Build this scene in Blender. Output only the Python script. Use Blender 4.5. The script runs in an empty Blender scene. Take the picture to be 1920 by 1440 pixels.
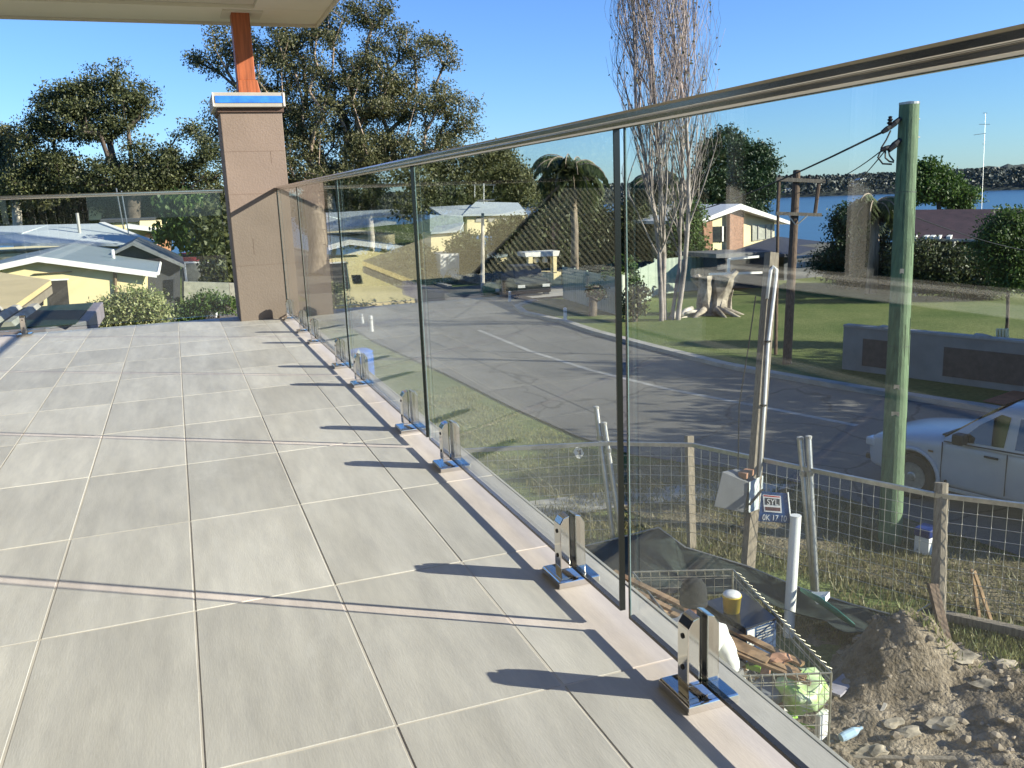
import bpy, math, random
import numpy as np
from mathutils import Vector, Matrix, noise
random.seed(7); RNG = np.random.default_rng(7)
SC = bpy.context.scene; C = SC.collection
# ------------------------------------------------------------------ camera
FL, YAW, PIT, ROL = 1657.26, 0.353293, 0.209181, 0.0388645
CAM = Vector((0, 0, .86))
F = Vector((math.sin(YAW)*math.cos(PIT), math.cos(YAW)*math.cos(PIT), -math.sin(PIT)))
R0 = Vector((math.cos(YAW), -math.sin(YAW), 0)); U0 = R0.cross(F)
RT = R0*math.cos(ROL) - U0*math.sin(ROL); UP = R0*math.sin(ROL) + U0*math.cos(ROL)
cam = bpy.data.cameras.new('camera'); co = bpy.data.objects.new('camera', cam); C.objects.link(co)
m = Matrix.Identity(4)
for i in range(3): m[i][0] = RT[i]; m[i][1] = UP[i]; m[i][2] = -F[i]; m[i][3] = CAM[i]
co.matrix_world = m
cam.sensor_width = 36; cam.lens = FL/1920*36; cam.clip_start = .05; cam.clip_end = 6000
SC.camera = co
# ------------------------------------------------------------------ light
SUN_EL = math.radians(23); SUN_D = Vector((.825*math.cos(SUN_EL), -.565*math.cos(SUN_EL), math.sin(SUN_EL))).normalized()
W = bpy.data.worlds.new('World'); SC.world = W; W.use_nodes = True
nt = W.node_tree; sky = nt.nodes.new('ShaderNodeTexSky'); sky.sky_type = 'NISHITA'; sky.sun_disc = False
sky.sun_elevation = SUN_EL; sky.sun_rotation = math.atan2(SUN_D.x, SUN_D.y)
sky.air_density = 1.0; sky.dust_density = .15; sky.ozone_density = 3.0
bg = nt.nodes['Background']; tint = nt.nodes.new('ShaderNodeMix'); tint.data_type = 'RGBA'; tint.blend_type = 'MULTIPLY'; tint.inputs[0].default_value = 1
tint.inputs[7].default_value = (.56, .78, 1.16, 1); nt.links.new(sky.outputs[0], tint.inputs[6]); nt.links.new(tint.outputs[2], bg.inputs[0]); bg.inputs[1].default_value = .088
sl = bpy.data.lights.new('sun', 'SUN'); sl.energy = 5; sl.angle = math.radians(.5); sl.color = (1, .90, .76)
so = bpy.data.objects.new('sun', sl); C.objects.link(so)
so.rotation_euler = SUN_D.to_track_quat('Z', 'Y').to_euler()
SC.view_settings.view_transform = 'Standard'; SC.view_settings.look = 'None'; SC.view_settings.gamma = 1
SC.view_settings.exposure = 1.1
SC.render.engine = 'CYCLES'
SC.cycles.transparent_max_bounces = 32; SC.cycles.max_bounces = 8; SC.cycles.use_denoising = True
SC.cycles.caustics_reflective = False; SC.cycles.caustics_refractive = False
# ------------------------------------------------------------------ placing helpers
GZ = -4.0
def ray(px, py): return (F + RT*((px-960)/FL) - UP*((py-720)/FL))
def G(px, py, z=GZ):
    d = ray(px, py); return CAM + d*((z-CAM.z)/d.z)
def D(px, py, dep): return CAM + ray(px, py)*dep
def Yp(px, py, y):
    d = ray(px, py); return CAM + d*(y/d.y)
class Pl:
    def __init__(s, p, n): s.p = Vector(p); s.n = Vector(n).normalized()
    def P(s, px, py, off=0.0):
        d = ray(px, py); return CAM + d*((s.p + s.n*off - CAM).dot(s.n)/d.dot(s.n))
    def L(s, pts, off=0.0): return [s.P(a, b, off) for a, b in pts]
GX = .765
def mir(v): return Vector((2*GX-v.x, v.y, v.z))
# ------------------------------------------------------------------ materials
MATS = {}
def mat(name, col, rough=.7, metal=0, var=.12, scale=6.0, bump=0.0, bscale=None, col2=None, spec=.5, stretch=None, island=0.0, detail=6):
    if name in MATS: return MATS[name]
    M = bpy.data.materials.new(name); M.use_nodes = True; t = M.node_tree; N = t.nodes; Lk = t.links
    b = N['Principled BSDF']; b.inputs['Roughness'].default_value = rough; b.inputs['Metallic'].default_value = metal
    b.inputs['Specular IOR Level'].default_value = spec
    tc = N.new('ShaderNodeTexCoord'); src = tc.outputs['Object']
    if stretch:
        mp = N.new('ShaderNodeMapping'); mp.inputs['Scale'].default_value = stretch; Lk.new(src, mp.inputs[0]); src = mp.outputs[0]
    nz = N.new('ShaderNodeTexNoise'); nz.inputs['Scale'].default_value = scale; nz.inputs['Detail'].default_value = detail; nz.inputs['Roughness'].default_value = .6
    Lk.new(src, nz.inputs['Vector'])
    c = np.array(col); c2 = np.array(col2) if col2 else np.clip(c*(1-var*2), 0, 1); c1 = c if col2 else np.clip(c*(1+var), 0, 1)
    rp = N.new('ShaderNodeValToRGB'); rp.color_ramp.elements[0].position = .35; rp.color_ramp.elements[1].position = .66
    rp.color_ramp.elements[0].color = (*c2, 1); rp.color_ramp.elements[1].color = (*c1, 1)
    Lk.new(nz.outputs['Fac'], rp.inputs[0]); out = rp.outputs[0]
    if island > 0:
        g = N.new('ShaderNodeNewGeometry'); mm = N.new('ShaderNodeMath'); mm.operation = 'MULTIPLY_ADD'
        mm.inputs[1].default_value = 2*island; mm.inputs[2].default_value = 1-island; Lk.new(g.outputs['Random Per Island'], mm.inputs[0])
        hs = N.new('ShaderNodeHueSaturation'); Lk.new(mm.outputs[0], hs.inputs['Value']); Lk.new(out, hs.inputs['Color']); out = hs.outputs[0]
    Lk.new(out, b.inputs['Base Color'])
    if bump > 0:
        bn = N.new('ShaderNodeTexNoise'); bn.inputs['Scale'].default_value = bscale or scale*6; bn.inputs['Detail'].default_value = 5
        Lk.new(src, bn.inputs['Vector']); bp = N.new('ShaderNodeBump'); bp.inputs['Strength'].default_value = bump; bp.inputs['Distance'].default_value = .02
        Lk.new(bn.outputs['Fac'], bp.inputs['Height']); Lk.new(bp.outputs[0], b.inputs['Normal'])
    MATS[name] = M; return M
def glass_mat():
    M = bpy.data.materials.new('safety_glass'); M.use_nodes = True; t = M.node_tree; N = t.nodes; Lk = t.links
    N.remove(N['Principled BSDF'])
    g = N.new('ShaderNodeNewGeometry'); d = N.new('ShaderNodeVectorMath'); d.operation = 'DOT_PRODUCT'
    Lk.new(g.outputs['Normal'], d.inputs[0]); Lk.new(g.outputs['Incoming'], d.inputs[1])
    a = N.new('ShaderNodeMath'); a.operation = 'ABSOLUTE'; Lk.new(d.outputs['Value'], a.inputs[0])
    s = N.new('ShaderNodeMath'); s.operation = 'SUBTRACT'; s.inputs[0].default_value = 1; Lk.new(a.outputs[0], s.inputs[1])
    p = N.new('ShaderNodeMath'); p.operation = 'POWER'; p.inputs[1].default_value = 5; Lk.new(s.outputs[0], p.inputs[0])
    f = N.new('ShaderNodeMath'); f.operation = 'MULTIPLY_ADD'; f.inputs[1].default_value = .95; f.inputs[2].default_value = .032; Lk.new(p.outputs[0], f.inputs[0])
    tr = N.new('ShaderNodeBsdfTransparent'); tr.inputs[0].default_value = (.90, .938, .928, 1)
    gl = N.new('ShaderNodeBsdfGlossy'); gl.inputs['Roughness'].default_value = 0; gl.inputs[0].default_value = (1, 1, 1, 1)
    mx = N.new('ShaderNodeMixShader'); Lk.new(f.outputs[0], mx.inputs[0]); Lk.new(tr.outputs[0], mx.inputs[1]); Lk.new(gl.outputs[0], mx.inputs[2])
    Lk.new(mx.outputs[0], N['Material Output'].inputs[0]); return M
GLASS = glass_mat()
def leaf_mat(name, col, col2, tr=.25, rough=.55):
    M = bpy.data.materials.new(name); M.use_nodes = True; t = M.node_tree; N = t.nodes; Lk = t.links
    b = N['Principled BSDF']; b.inputs['Roughness'].default_value = rough
    g = N.new('ShaderNodeNewGeometry'); rp = N.new('ShaderNodeValToRGB'); rp.color_ramp.elements[0].color = (*col, 1); rp.color_ramp.elements[1].color = (*col2, 1)
    Lk.new(g.outputs['Random Per Island'], rp.inputs[0]); Lk.new(rp.outputs[0], b.inputs['Base Color'])
    tl = N.new('ShaderNodeBsdfTranslucent'); Lk.new(rp.outputs[0], tl.inputs[0]); mx = N.new('ShaderNodeMixShader'); mx.inputs[0].default_value = tr
    Lk.new(b.outputs[0], mx.inputs[1]); Lk.new(tl.outputs[0], mx.inputs[2]); Lk.new(mx.outputs[0], N['Material Output'].inputs[0]); return M
# ------------------------------------------------------------------ mesh helpers
def link(name, me, mt, parent=None, base=None, smooth=False):
    o = bpy.data.objects.new(name, me); C.objects.link(o)
    if mt is not None and not me.materials: me.materials.append(mt)
    if smooth: me.shade_smooth()
    if parent is not None:
        o.parent = parent; o.matrix_parent_inverse = parent.matrix_world.inverted() if base is None else Matrix.Identity(4)
    return o
def rootof(o): return Matrix.Translation(o.location)
class MB:
    def __init__(s): s.v = []; s.f = []
    def add(s, vs, fs):
        n = len(s.v); s.v += [tuple(v) for v in vs]; s.f += [tuple(i+n for i in f) for f in fs]; return s
    def box(s, c, size, rz=0, M=None):
        hx, hy, hz = [q/2 for q in size]; vs = [Vector((x, y, z)) for x in (-hx, hx) for y in (-hy, hy) for z in (-hz, hz)]
        if M is None: M = Matrix.Rotation(rz, 3, 'Z')
        vs = [M @ v + Vector(c) for v in vs]
        return s.add(vs, [(0, 1, 3, 2), (4, 6, 7, 5), (0, 4, 5, 1), (2, 3, 7, 6), (0, 2, 6, 4), (1, 5, 7, 3)])
    def b2(s, a, b): # axis box from corner to corner
        return s.box([(p+q)/2 for p, q in zip(a, b)], [abs(q-p) for p, q in zip(a, b)])
    def beam(s, p, q, w, h, up=(0, 0, 1)):
        p = Vector(p); q = Vector(q); d = (q-p); L = d.length; d.normalize(); sd = d.cross(Vector(up))
        if sd.length < 1e-4: sd = Vector((1, 0, 0))
        sd.normalize(); u = sd.cross(d); M = Matrix((d, sd, u)).transposed(); return s.box((p+q)/2, (L, w, h), M=M)
    def prism(s, poly, vec):
        n = len(poly); vec = Vector(vec); a = [Vector(p) for p in poly]; b = [p+vec for p in a]
        fs = [tuple(range(n)), tuple(range(2*n-1, n-1, -1))] + [(i, i+n, (i+1) % n+n, (i+1) % n) for i in range(n)]
        return s.add(a+b, fs)
    def tube(s, pts, rs, n=8, cap=True):
        pts = [Vector(p) for p in pts]; rs = rs if hasattr(rs, '__len__') else [rs]*len(pts); vs = []; fs = []; pu = None
        for i, p in enumerate(pts):
            d = (pts[min(i+1, len(pts)-1)] - pts[max(i-1, 0)]).normalized()
            u = Vector((0, 0, 1)) if pu is None else pu
            u = u - d*u.dot(d)
            if u.length < 1e-3: u = Vector((1, 0, 0)) - d*d.x
            u.normalize(); pu = u; w = d.cross(u)
            vs += [p + (u*math.cos(2*math.pi*k/n) + w*math.sin(2*math.pi*k/n))*rs[i] for k in range(n)]
        for i in range(len(pts)-1):
            fs += [(i*n+k, i*n+(k+1) % n, (i+1)*n+(k+1) % n, (i+1)*n+k) for k in range(n)]
        if cap: fs += [tuple(range(n-1, -1, -1)), tuple((len(pts)-1)*n+k for k in range(n))]
        return s.add(vs, fs)
    def lathe(s, prof, c=(0, 0, 0), n=16, M=None):
        c = Vector(c); vs = []; fs = []
        for r, z in prof:
            for k in range(n):
                v = Vector((r*math.cos(2*math.pi*k/n), r*math.sin(2*math.pi*k/n), z)); vs.append((M @ v if M else v)+c)
        for i in range(len(prof)-1): fs += [(i*n+k, i*n+(k+1) % n, (i+1)*n+(k+1) % n, (i+1)*n+k) for k in range(n)]
        fs += [tuple(range(n-1, -1, -1)), tuple((len(prof)-1)*n+k for k in range(n))]
        return s.add(vs, fs)
    def ico(s, c, r, jit=.0, sub=1, sq=(1, 1, 1)):
        import bmesh
        bm = bmesh.new(); bmesh.ops.create_icosphere(bm, subdivisions=sub, radius=1); o = Vector((random.random()*50, 0, 0))
        vs = [Vector((v.co.x*sq[0], v.co.y*sq[1], v.co.z*sq[2]))*r*(1+jit*noise.noise(v.co*1.3+o)*2) + Vector(c) for v in bm.verts]
        fs = [tuple(v.index for v in f.verts) for f in bm.faces]; bm.free(); return s.add(vs, fs)
    def mesh(s, name):
        me = bpy.data.meshes.new(name); me.from_pydata(s.v, [], s.f); me.update(); return me
    def obj(s, name, mt, parent=None, smooth=False, bevel=0, base=None, seg=2):
        o = link(name, s.mesh(name), mt, parent, base, smooth)
        if bevel: b = o.modifiers.new('bevel', 'BEVEL'); b.width = bevel; b.segments = seg; b.limit_method = 'ANGLE'
        return o
def tag(o, label=None, cat=None, group=None, kind=None):
    for k, v in (('label', label), ('category', cat), ('group', group), ('kind', kind)):
        if v: o[k] = v
    return o
def thing(name, label, cat, loc=(0, 0, 0), rz=0, group=None):
    o = bpy.data.objects.new(name, None); C.objects.link(o); o.location = loc; o.rotation_euler = (0, 0, rz); o.empty_display_size = .1
    o.matrix_world = Matrix.LocRotScale(Vector(loc), Matrix.Rotation(rz, 3, 'Z').to_quaternion(), None)
    return tag(o, label, cat, group)
def dup(o, parent=None):
    c = o.copy(); C.objects.link(c)
    if parent is not None: c.parent = parent
    for ch in list(o.children): dup(ch, c)
    return c
def npmesh(name, V, k, mt, parent=None, smooth=False):
    n = len(V)//k; me = bpy.data.meshes.new(name); me.vertices.add(len(V)); me.vertices.foreach_set('co', V.astype(np.float32).ravel())
    me.loops.add(n*k); me.loops.foreach_set('vertex_index', np.arange(n*k, dtype=np.int32)); me.polygons.add(n)
    me.polygons.foreach_set('loop_start', np.arange(0, n*k, k, dtype=np.int32)); me.polygons.foreach_set('loop_total', np.full(n, k, dtype=np.int32))
    me.update(calc_edges=True); me.validate(); return link(name, me, mt, parent, smooth=smooth)
def structure(o): o['kind'] = 'structure'; return o
def smoothstep(a, b, x):
    t = np.clip((x-a)/(b-a), 0, 1); return t*t*(3-2*t)
# ------------------------------------------------------------------ palette
m_tile = None
def tile_mat():
    M = mat('porcelain_tile', (.60, .575, .535), rough=.5, var=.0, col2=(.485, .462, .425), scale=1.6, stretch=(5, .8, 1), bump=.05, bscale=60)
    t = M.node_tree; N = t.nodes; Lk = t.links; b = N['Principled BSDF']
    inf = N.new('ShaderNodeObjectInfo'); tc = [n for n in N if n.type == 'TEX_COORD'][0]; mp = [n for n in N if n.type == 'MAPPING'][0]
    va = N.new('ShaderNodeVectorMath'); va.operation = 'MULTIPLY_ADD'; va.inputs[1].default_value = (40, 40, 40)
    cb = N.new('ShaderNodeCombineXYZ'); Lk.new(inf.outputs['Random'], cb.inputs[0]); Lk.new(inf.outputs['Random'], cb.inputs[1]); Lk.new(cb.outputs[0], va.inputs[0]); Lk.new(tc.outputs['Object'], va.inputs[2])
    Lk.new(va.outputs[0], mp.inputs[0])
    rp = [n for n in N if n.type == 'VALTORGB'][0]
    n2 = N.new('ShaderNodeTexNoise'); n2.inputs['Scale'].default_value = 5; n2.inputs['Detail'].default_value = 8; n2.inputs['Roughness'].default_value = .7
    Lk.new(mp.outputs[0], n2.inputs['Vector'])
    r2 = N.new('ShaderNodeValToRGB'); r2.color_ramp.elements[0].position = .3; r2.color_ramp.elements[1].position = .62
    r2.color_ramp.elements[0].color = (.85, .845, .84, 1); r2.color_ramp.elements[1].color = (1.04, 1.03, 1.0, 1); Lk.new(n2.outputs['Fac'], r2.inputs[0])
    mx = N.new('ShaderNodeMix'); mx.data_type = 'RGBA'; mx.blend_type = 'MULTIPLY'; mx.inputs[0].default_value = 1
    Lk.new(rp.outputs[0], mx.inputs[6]); Lk.new(r2.outputs[0], mx.inputs[7])
    hs = N.new('ShaderNodeHueSaturation'); mm = N.new('ShaderNodeMath'); mm.operation = 'MULTIPLY_ADD'; mm.inputs[1].default_value = .22; mm.inputs[2].default_value = .90
    Lk.new(inf.outputs['Random'], mm.inputs[0]); Lk.new(mm.outputs[0], hs.inputs['Value']); Lk.new(mx.outputs[2], hs.inputs['Color']); Lk.new(hs.outputs[0], b.inputs['Base Color'])
    # dust smears and footmarks left by the builders, continuous over the tiles
    gp = N.new('ShaderNodeNewGeometry'); mp2 = N.new('ShaderNodeMapping'); mp2.inputs['Scale'].default_value = (1.6, .7, 1); mp2.inputs['Rotation'].default_value = (0, 0, .5); Lk.new(gp.outputs['Position'], mp2.inputs[0])
    n3 = N.new('ShaderNodeTexNoise'); n3.inputs['Scale'].default_value = 1.7; n3.inputs['Detail'].default_value = 10; n3.inputs['Roughness'].default_value = .72; n3.inputs['Distortion'].default_value = .6; Lk.new(mp2.outputs[0], n3.inputs['Vector'])
    r3 = N.new('ShaderNodeValToRGB'); r3.color_ramp.elements[0].position = .54; r3.color_ramp.elements[1].position = .74; r3.color_ramp.elements[0].color = (0, 0, 0, 1); r3.color_ramp.elements[1].color = (.5, .5, .5, 1); Lk.new(n3.outputs['Fac'], r3.inputs[0])
    m3 = N.new('ShaderNodeMix'); m3.data_type = 'RGBA'; m3.inputs[7].default_value = (.70, .68, .64, 1); Lk.new(r3.outputs[0], m3.inputs[0]); Lk.new(hs.outputs[0], m3.inputs[6]); Lk.new(m3.outputs[2], b.inputs['Base Color'])
    return M
m_tile = tile_mat()
m_grout = mat('pale_grout', (.58, .53, .46), .9, var=.06)
m_brown = mat('brown_render', (.228, .18, .147), .85, var=.05, scale=3, bump=.15, bscale=70)
m_chrome = mat('polished_steel', (.72, .69, .64), .09, 1, var=.02)
m_rail = mat('brushed_steel', (.56, .54, .50), .2, 1, var=.02)
m_edge = mat('dark_glass_edge', (.004, .007, .006), .25, var=.0)
m_edge2 = mat('skylit_glass_edge', (.26, .36, .38), .15, var=.0)  # pale teal paints in the sky brightness seen in the pane ends
m_black = mat('black_rubber', (.012, .012, .013), .6, var=.1)
m_soffit = mat('soffit_paint', (.60, .57, .47), .8, var=.008, scale=1)
m_white = mat('white_paint', (.78, .77, .72), .5, var=.04)
m_greypaint = mat('grey_trim', (.40, .39, .35), .6, var=.05)
m_wood = mat('stained_timber', (.36, .10, .035), .55, var=.2, scale=4, stretch=(14, 14, .8))
m_tape = mat('blue_tape', (.04, .27, .85), .45, var=.0, col2=(.02, .14, .60), scale=9)
m_asphalt = mat('asphalt', (.155, .147, .13), .92, var=.0, col2=(.112, .107, .095), scale=.35, bump=.3, bscale=90, detail=10)
def asphalt_wear(M):
    t = M.node_tree; N = t.nodes; Lk = t.links; b = N['Principled BSDF']; src = b.inputs['Base Color'].links[0].from_socket; gp = N.new('ShaderNodeTexCoord')
    v = N.new('ShaderNodeTexVoronoi'); v.feature = 'DISTANCE_TO_EDGE'; v.inputs['Scale'].default_value = .33; nz = N.new('ShaderNodeTexNoise'); nz.inputs['Scale'].default_value = .8; nz.inputs['Detail'].default_value = 6
    va = N.new('ShaderNodeVectorMath'); va.operation = 'ADD'; Lk.new(gp.outputs['Object'], nz.inputs['Vector']); Lk.new(gp.outputs['Object'], va.inputs[0]); Lk.new(nz.outputs['Color'], va.inputs[1]); Lk.new(va.outputs[0], v.inputs['Vector'])
    rp = N.new('ShaderNodeValToRGB'); rp.color_ramp.elements[0].position = .004; rp.color_ramp.elements[1].position = .014; rp.color_ramp.elements[0].color = (.55, .55, .55, 1); Lk.new(v.outputs['Distance'], rp.inputs[0])
    n2 = N.new('ShaderNodeTexNoise'); n2.inputs['Scale'].default_value = 14; n2.inputs['Detail'].default_value = 4; Lk.new(gp.outputs['Object'], n2.inputs['Vector']); r2 = N.new('ShaderNodeValToRGB'); r2.color_ramp.elements[0].color = (.7, .7, .7, 1); r2.color_ramp.elements[1].color = (1.2, 1.2, 1.2, 1); Lk.new(n2.outputs['Fac'], r2.inputs[0])
    m1 = N.new('ShaderNodeMix'); m1.data_type = 'RGBA'; m1.blend_type = 'MULTIPLY'; m1.inputs[0].default_value = 1; Lk.new(src, m1.inputs[6]); Lk.new(rp.outputs[0], m1.inputs[7])
    m2 = N.new('ShaderNodeMix'); m2.data_type = 'RGBA'; m2.blend_type = 'MULTIPLY'; m2.inputs[0].default_value = 1; Lk.new(m1.outputs[2], m2.inputs[6]); Lk.new(r2.outputs[0], m2.inputs[7]); Lk.new(m2.outputs[2], b.inputs['Base Color'])
asphalt_wear(m_asphalt)
m_conc = mat('concrete', (.36, .34, .29), .85, var=.12, scale=2, bump=.1)
m_dirt = None
m_cream = mat('cream_wall', (.78, .66, .36), .8, var=.04, scale=1)
m_cream2 = mat('pale_cream_wall', (.80, .70, .42), .8, var=.04, scale=1)
m_bluegrey = mat('blue_grey_roof', (.22, .27, .28), .5, var=.04, scale=1)
m_palegrey = mat('pale_metal_roof', (.50, .55, .55), .5, var=.03, scale=1)
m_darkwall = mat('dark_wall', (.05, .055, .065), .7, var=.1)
m_window = mat('dark_window', (.02, .022, .028), .12, var=.0, spec=.7)
m_tan = mat('tan_roof', (.62, .49, .25), .6, var=.05, scale=1.2)
m_brick = mat('red_brick', (.36, .19, .115), .85, var=.15, scale=8)
m_treated = mat('green_treated_pine', (.12, .19, .095), .75, var=.16, scale=3, stretch=(6, 6, .5), bump=.3, bscale=20)
m_greywood = mat('weathered_timber', (.26, .22, .165), .85, var=.2, scale=4, stretch=(12, 12, .8), bump=.2)
m_darkwood = mat('dark_pole_timber', (.13, .085, .055), .85, var=.25, scale=4, stretch=(9, 9, .5), bump=.2)
m_galv = mat('galvanised_steel', (.45, .45, .43), .4, .9, var=.1, scale=12)
m_cable = mat('black_cable', (.01, .01, .01), .6)
m_fencegreen = mat('pale_green_steel', (.36, .42, .33), .5, var=.04)
m_grey = mat('grey_render', (.29, .27, .225), .9, var=.08, scale=1.5, bump=.1)
m_maroon = mat('maroon_roof', (.05, .025, .026), .7, var=.15, scale=3)
m_cloth = mat('shade_cloth_dark', (.018, .03, .025), .85, var=.2, scale=10)
m_clothg = mat('shade_cloth_green', (.01, .16, .12), .6, var=.15, scale=10)
m_pvc = mat('white_pvc', (.72, .72, .68), .35, var=.03)
def ground_mat(name, cols, scales, bump, rough=.95):
    M = bpy.data.materials.new(name); M.use_nodes = True; t = M.node_tree; N = t.nodes; Lk = t.links; b = N['Principled BSDF']; b.inputs['Roughness'].default_value = rough
    b.inputs['Specular IOR Level'].default_value = .15
    tc = N.new('ShaderNodeTexCoord'); prev = None
    for (c1, c2), s in zip(cols, scales):
        nz = N.new('ShaderNodeTexNoise'); nz.inputs['Scale'].default_value = s; nz.inputs['Detail'].default_value = 9; nz.inputs['Roughness'].default_value = .68; Lk.new(tc.outputs['Object'], nz.inputs['Vector'])
        rp = N.new('ShaderNodeValToRGB'); rp.color_ramp.elements[0].position = .38; rp.color_ramp.elements[1].position = .62
        rp.color_ramp.elements[0].color = (*c1, 1); rp.color_ramp.elements[1].color = (*c2, 1); Lk.new(nz.outputs['Fac'], rp.inputs[0])
        if prev is None: prev = rp.outputs[0]
        else:
            mx = N.new('ShaderNodeMix'); mx.data_type = 'RGBA'; mx.blend_type = 'MULTIPLY'; mx.inputs[0].default_value = 1; Lk.new(prev, mx.inputs[6]); Lk.new(rp.outputs[0], mx.inputs[7]); prev = mx.outputs[2]
    Lk.new(prev, b.inputs['Base Color'])
    nz = N.new('ShaderNodeTexNoise'); nz.inputs['Scale'].default_value = 25; nz.inputs['Detail'].default_value = 6; Lk.new(tc.outputs['Object'], nz.inputs['Vector'])
    bp = N.new('ShaderNodeBump'); bp.inputs['Strength'].default_value = bump; bp.inputs['Distance'].default_value = .06; Lk.new(nz.outputs['Fac'], bp.inputs['Height']); Lk.new(bp.outputs[0], b.inputs['Normal'])
    return M
m_grass = ground_mat('lawn_grass', [((.105, .155, .042), (.20, .225, .08)), ((.62, .66, .6), (1, 1, 1))], [.22, 9], .8)
m_dirt = ground_mat('yard_dirt', [((.15, .118, .082), (.42, .35, .26)), ((.5, .48, .45), (1, 1, 1))], [.9, 7], .9)
m_litter = ground_mat('dry_ground', [((.14, .12, .075), (.30, .25, .16)), ((.55, .55, .5), (1, 1, 1))], [1.2, 8], .9)

# ================================================================== TERRAIN, ROADS, WATER
def terr(x, y):
    s = x*.80+y*.60
    return GZ - .02 - 5.5*smoothstep(62, 100, s) + 3.2*smoothstep(90, 220, -x*.5+y*.85) * (1-smoothstep(40, 70, s*.6))
def build_terrain():
    xs = np.concatenate([np.linspace(-900, -62, 30), np.linspace(-60, 110, 120), np.linspace(115, 1500, 30)])
    ys = np.concatenate([np.linspace(-600, -32, 16), np.linspace(-30, 140, 120), np.linspace(145, 1800, 30)])
    X, Y = np.meshgrid(xs, ys); Z = terr(X, Y)
    V = np.stack([X, Y, Z], -1).reshape(-1, 3); nx = len(xs); F_ = []
    for j in range(len(ys)-1):
        for i in range(nx-1): a = j*nx+i; F_.append((a, a+1, a+nx+1, a+nx))
    me = bpy.data.meshes.new('grass_ground'); me.from_pydata(V.tolist(), [], F_); structure(link('grass_ground', me, m_grass, smooth=True))
build_terrain()
def sheet(name, poly, z, mt, n=None):
    mb = MB(); mb.prism([(x, y, z-.002) for x, y in poly][::-1], (0, 0, .002)); return structure(mb.obj(name, mt))
near = [(3.2, 160), (5.4, 70), (6.1, 46), (-30, 47.2), (-30, 38.4), (6.2, 37.4), (6.2, 30.9), (6.5, 27), (6.75, 23.9), (6.98, 19), (7.25, 16), (7.6, 14.3), (8.3, 13.2), (8.97, 12.5), (9.3, 11.4), (9.6, 9.5), (10.2, 6), (11.6, 0), (14, -9), (18, -30)]
far = [(11, 160), (13.2, 70), (13.9, 47.6), (40, 47.2), (40, 38.6), (15.2, 38.2), (13.7, 36.6), (13.2, 34.4), (13.5, 31), (13.35, 27.8), (13.5, 24), (13.7, 20.5), (14.05, 18.7), (14.7, 16.3), (15.6, 13.6), (15.9, 12.4), (17.1, 8), (19.2, 1), (22, -9), (27, -30)]
road = structure(MB().prism([(x, y, GZ+.012) for x, y in near+far[::-1]], (0, 0, .002)).obj('road', m_asphalt))
def offs(line, d):
    out = []
    for i, p in enumerate(line):
        a = Vector(line[max(i-1, 0)]); b = Vector(line[min(i+1, len(line)-1)]); t = (b-a).normalized(); n = Vector((-t.y, t.x)); out.append((p[0]+n.x*d, p[1]+n.y*d))
    return out
def strip(mb, line, w, z0, z1):
    a = line; b = offs(line, w)
    for i in range(len(a)-1): mb.prism([(a[i][0], a[i][1], z0), (a[i+1][0], a[i+1][1], z0), (b[i+1][0], b[i+1][1], z0), (b[i][0], b[i][1], z0)], (0, 0, z1-z0))
k = MB(); strip(k, far[5:], .3, GZ-.1, GZ+.13); structure(k.obj('kerb', m_conc))
k = MB(); strip(k, far[:3], .3, GZ-.1, GZ+.13); structure(k.obj('kerb', m_conc))
m_line = mat('worn_road_paint', (.40, .39, .35), .8, var=.0, col2=(.22, .21, .19), scale=2.5)
cl = [(9.7, 44), (10.15, 31.1), (10.1, 25.8), (10.4, 22), (10.95, 18.93), (11.76, 16.4), (12.52, 13.9), (13.6, 10.5), (15, 5)]
k = MB(); strip(k, cl[1:4], .17, GZ+.016, GZ+.018); strip(k, cl[3:7], .17, GZ+.016, GZ+.018); structure(k.obj('centre_line', m_line))
for a, b in (((7.8, 33), (8.4, 17)), ((9.4, 15.5), (11.6, 11.5))):
    k = MB(); strip(k, [a, ((a[0]+b[0])/2+.05, (a[1]+b[1])/2), b], .05, GZ+.0145, GZ+.0155); structure(k.obj('tar_seam', mat('tar', (.045, .045, .045), .7)))
# terracotta driveway and drive on the far side, footpath and crossover on the near side
sheet('brick_driveway', [(15.95, 13.9), (16.3, 12.2), (19.5, 12.9), (19, 14.8)], GZ+.14, mat('terracotta_paving', (.32, .12, .06), .85, var=.15, scale=5))
sheet('far_lawn', [(13.78, 36.0), (13.85, 31), (13.7, 27.8), (14.0, 20.5), (15.0, 16.3), (15.9, 13.6), (17.4, 8), (19.6, 1), (40, 1), (40, 38.0), (15.6, 38.0)], GZ+.11, m_grass)
p1 = [G(940, 935), G(1180, 915), G(1350, 905), G(1540, 905), G(1540, 935), G(1390, 950), G(1200, 965), G(980, 990), G(960, 955)]
sheet('footpath', [(p.x, p.y) for p in [G(960, 945), G(1180, 918), G(1360, 905), G(1500, 910), G(1400, 935), G(1200, 945), G(1010, 975)]], GZ+.012, m_conc)
sheet('bare_ground', [(6.9, 13.6), (8.0, 13.5), (9.0, 12.3), (9.5, 10.5), (9.9, 6), (10.5, 2), (9.2, 2), (8.4, 6.5), (7.2, 8.9), (6.3, 10.8), (6.0, 12.3)], GZ+.006, m_litter)
sheet('side_driveway', [(15.4, 38.5), (40, 38.5), (40, 43), (15.4, 43)], GZ+.15, m_conc)
m_lake = mat('lake_water', (.02, .075, .15), .28, var=.1, scale=.05, bump=.25, bscale=.6)
structure(MB().prism([(-1800, 60, -8.6), (-1800, 2500, -8.6), (2500, 2500, -8.6), (2500, -900, -8.6), (200, -900, -8.6), (60, 40, -8.6)], (0, 0, .01)).obj('lake', m_lake))
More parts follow.
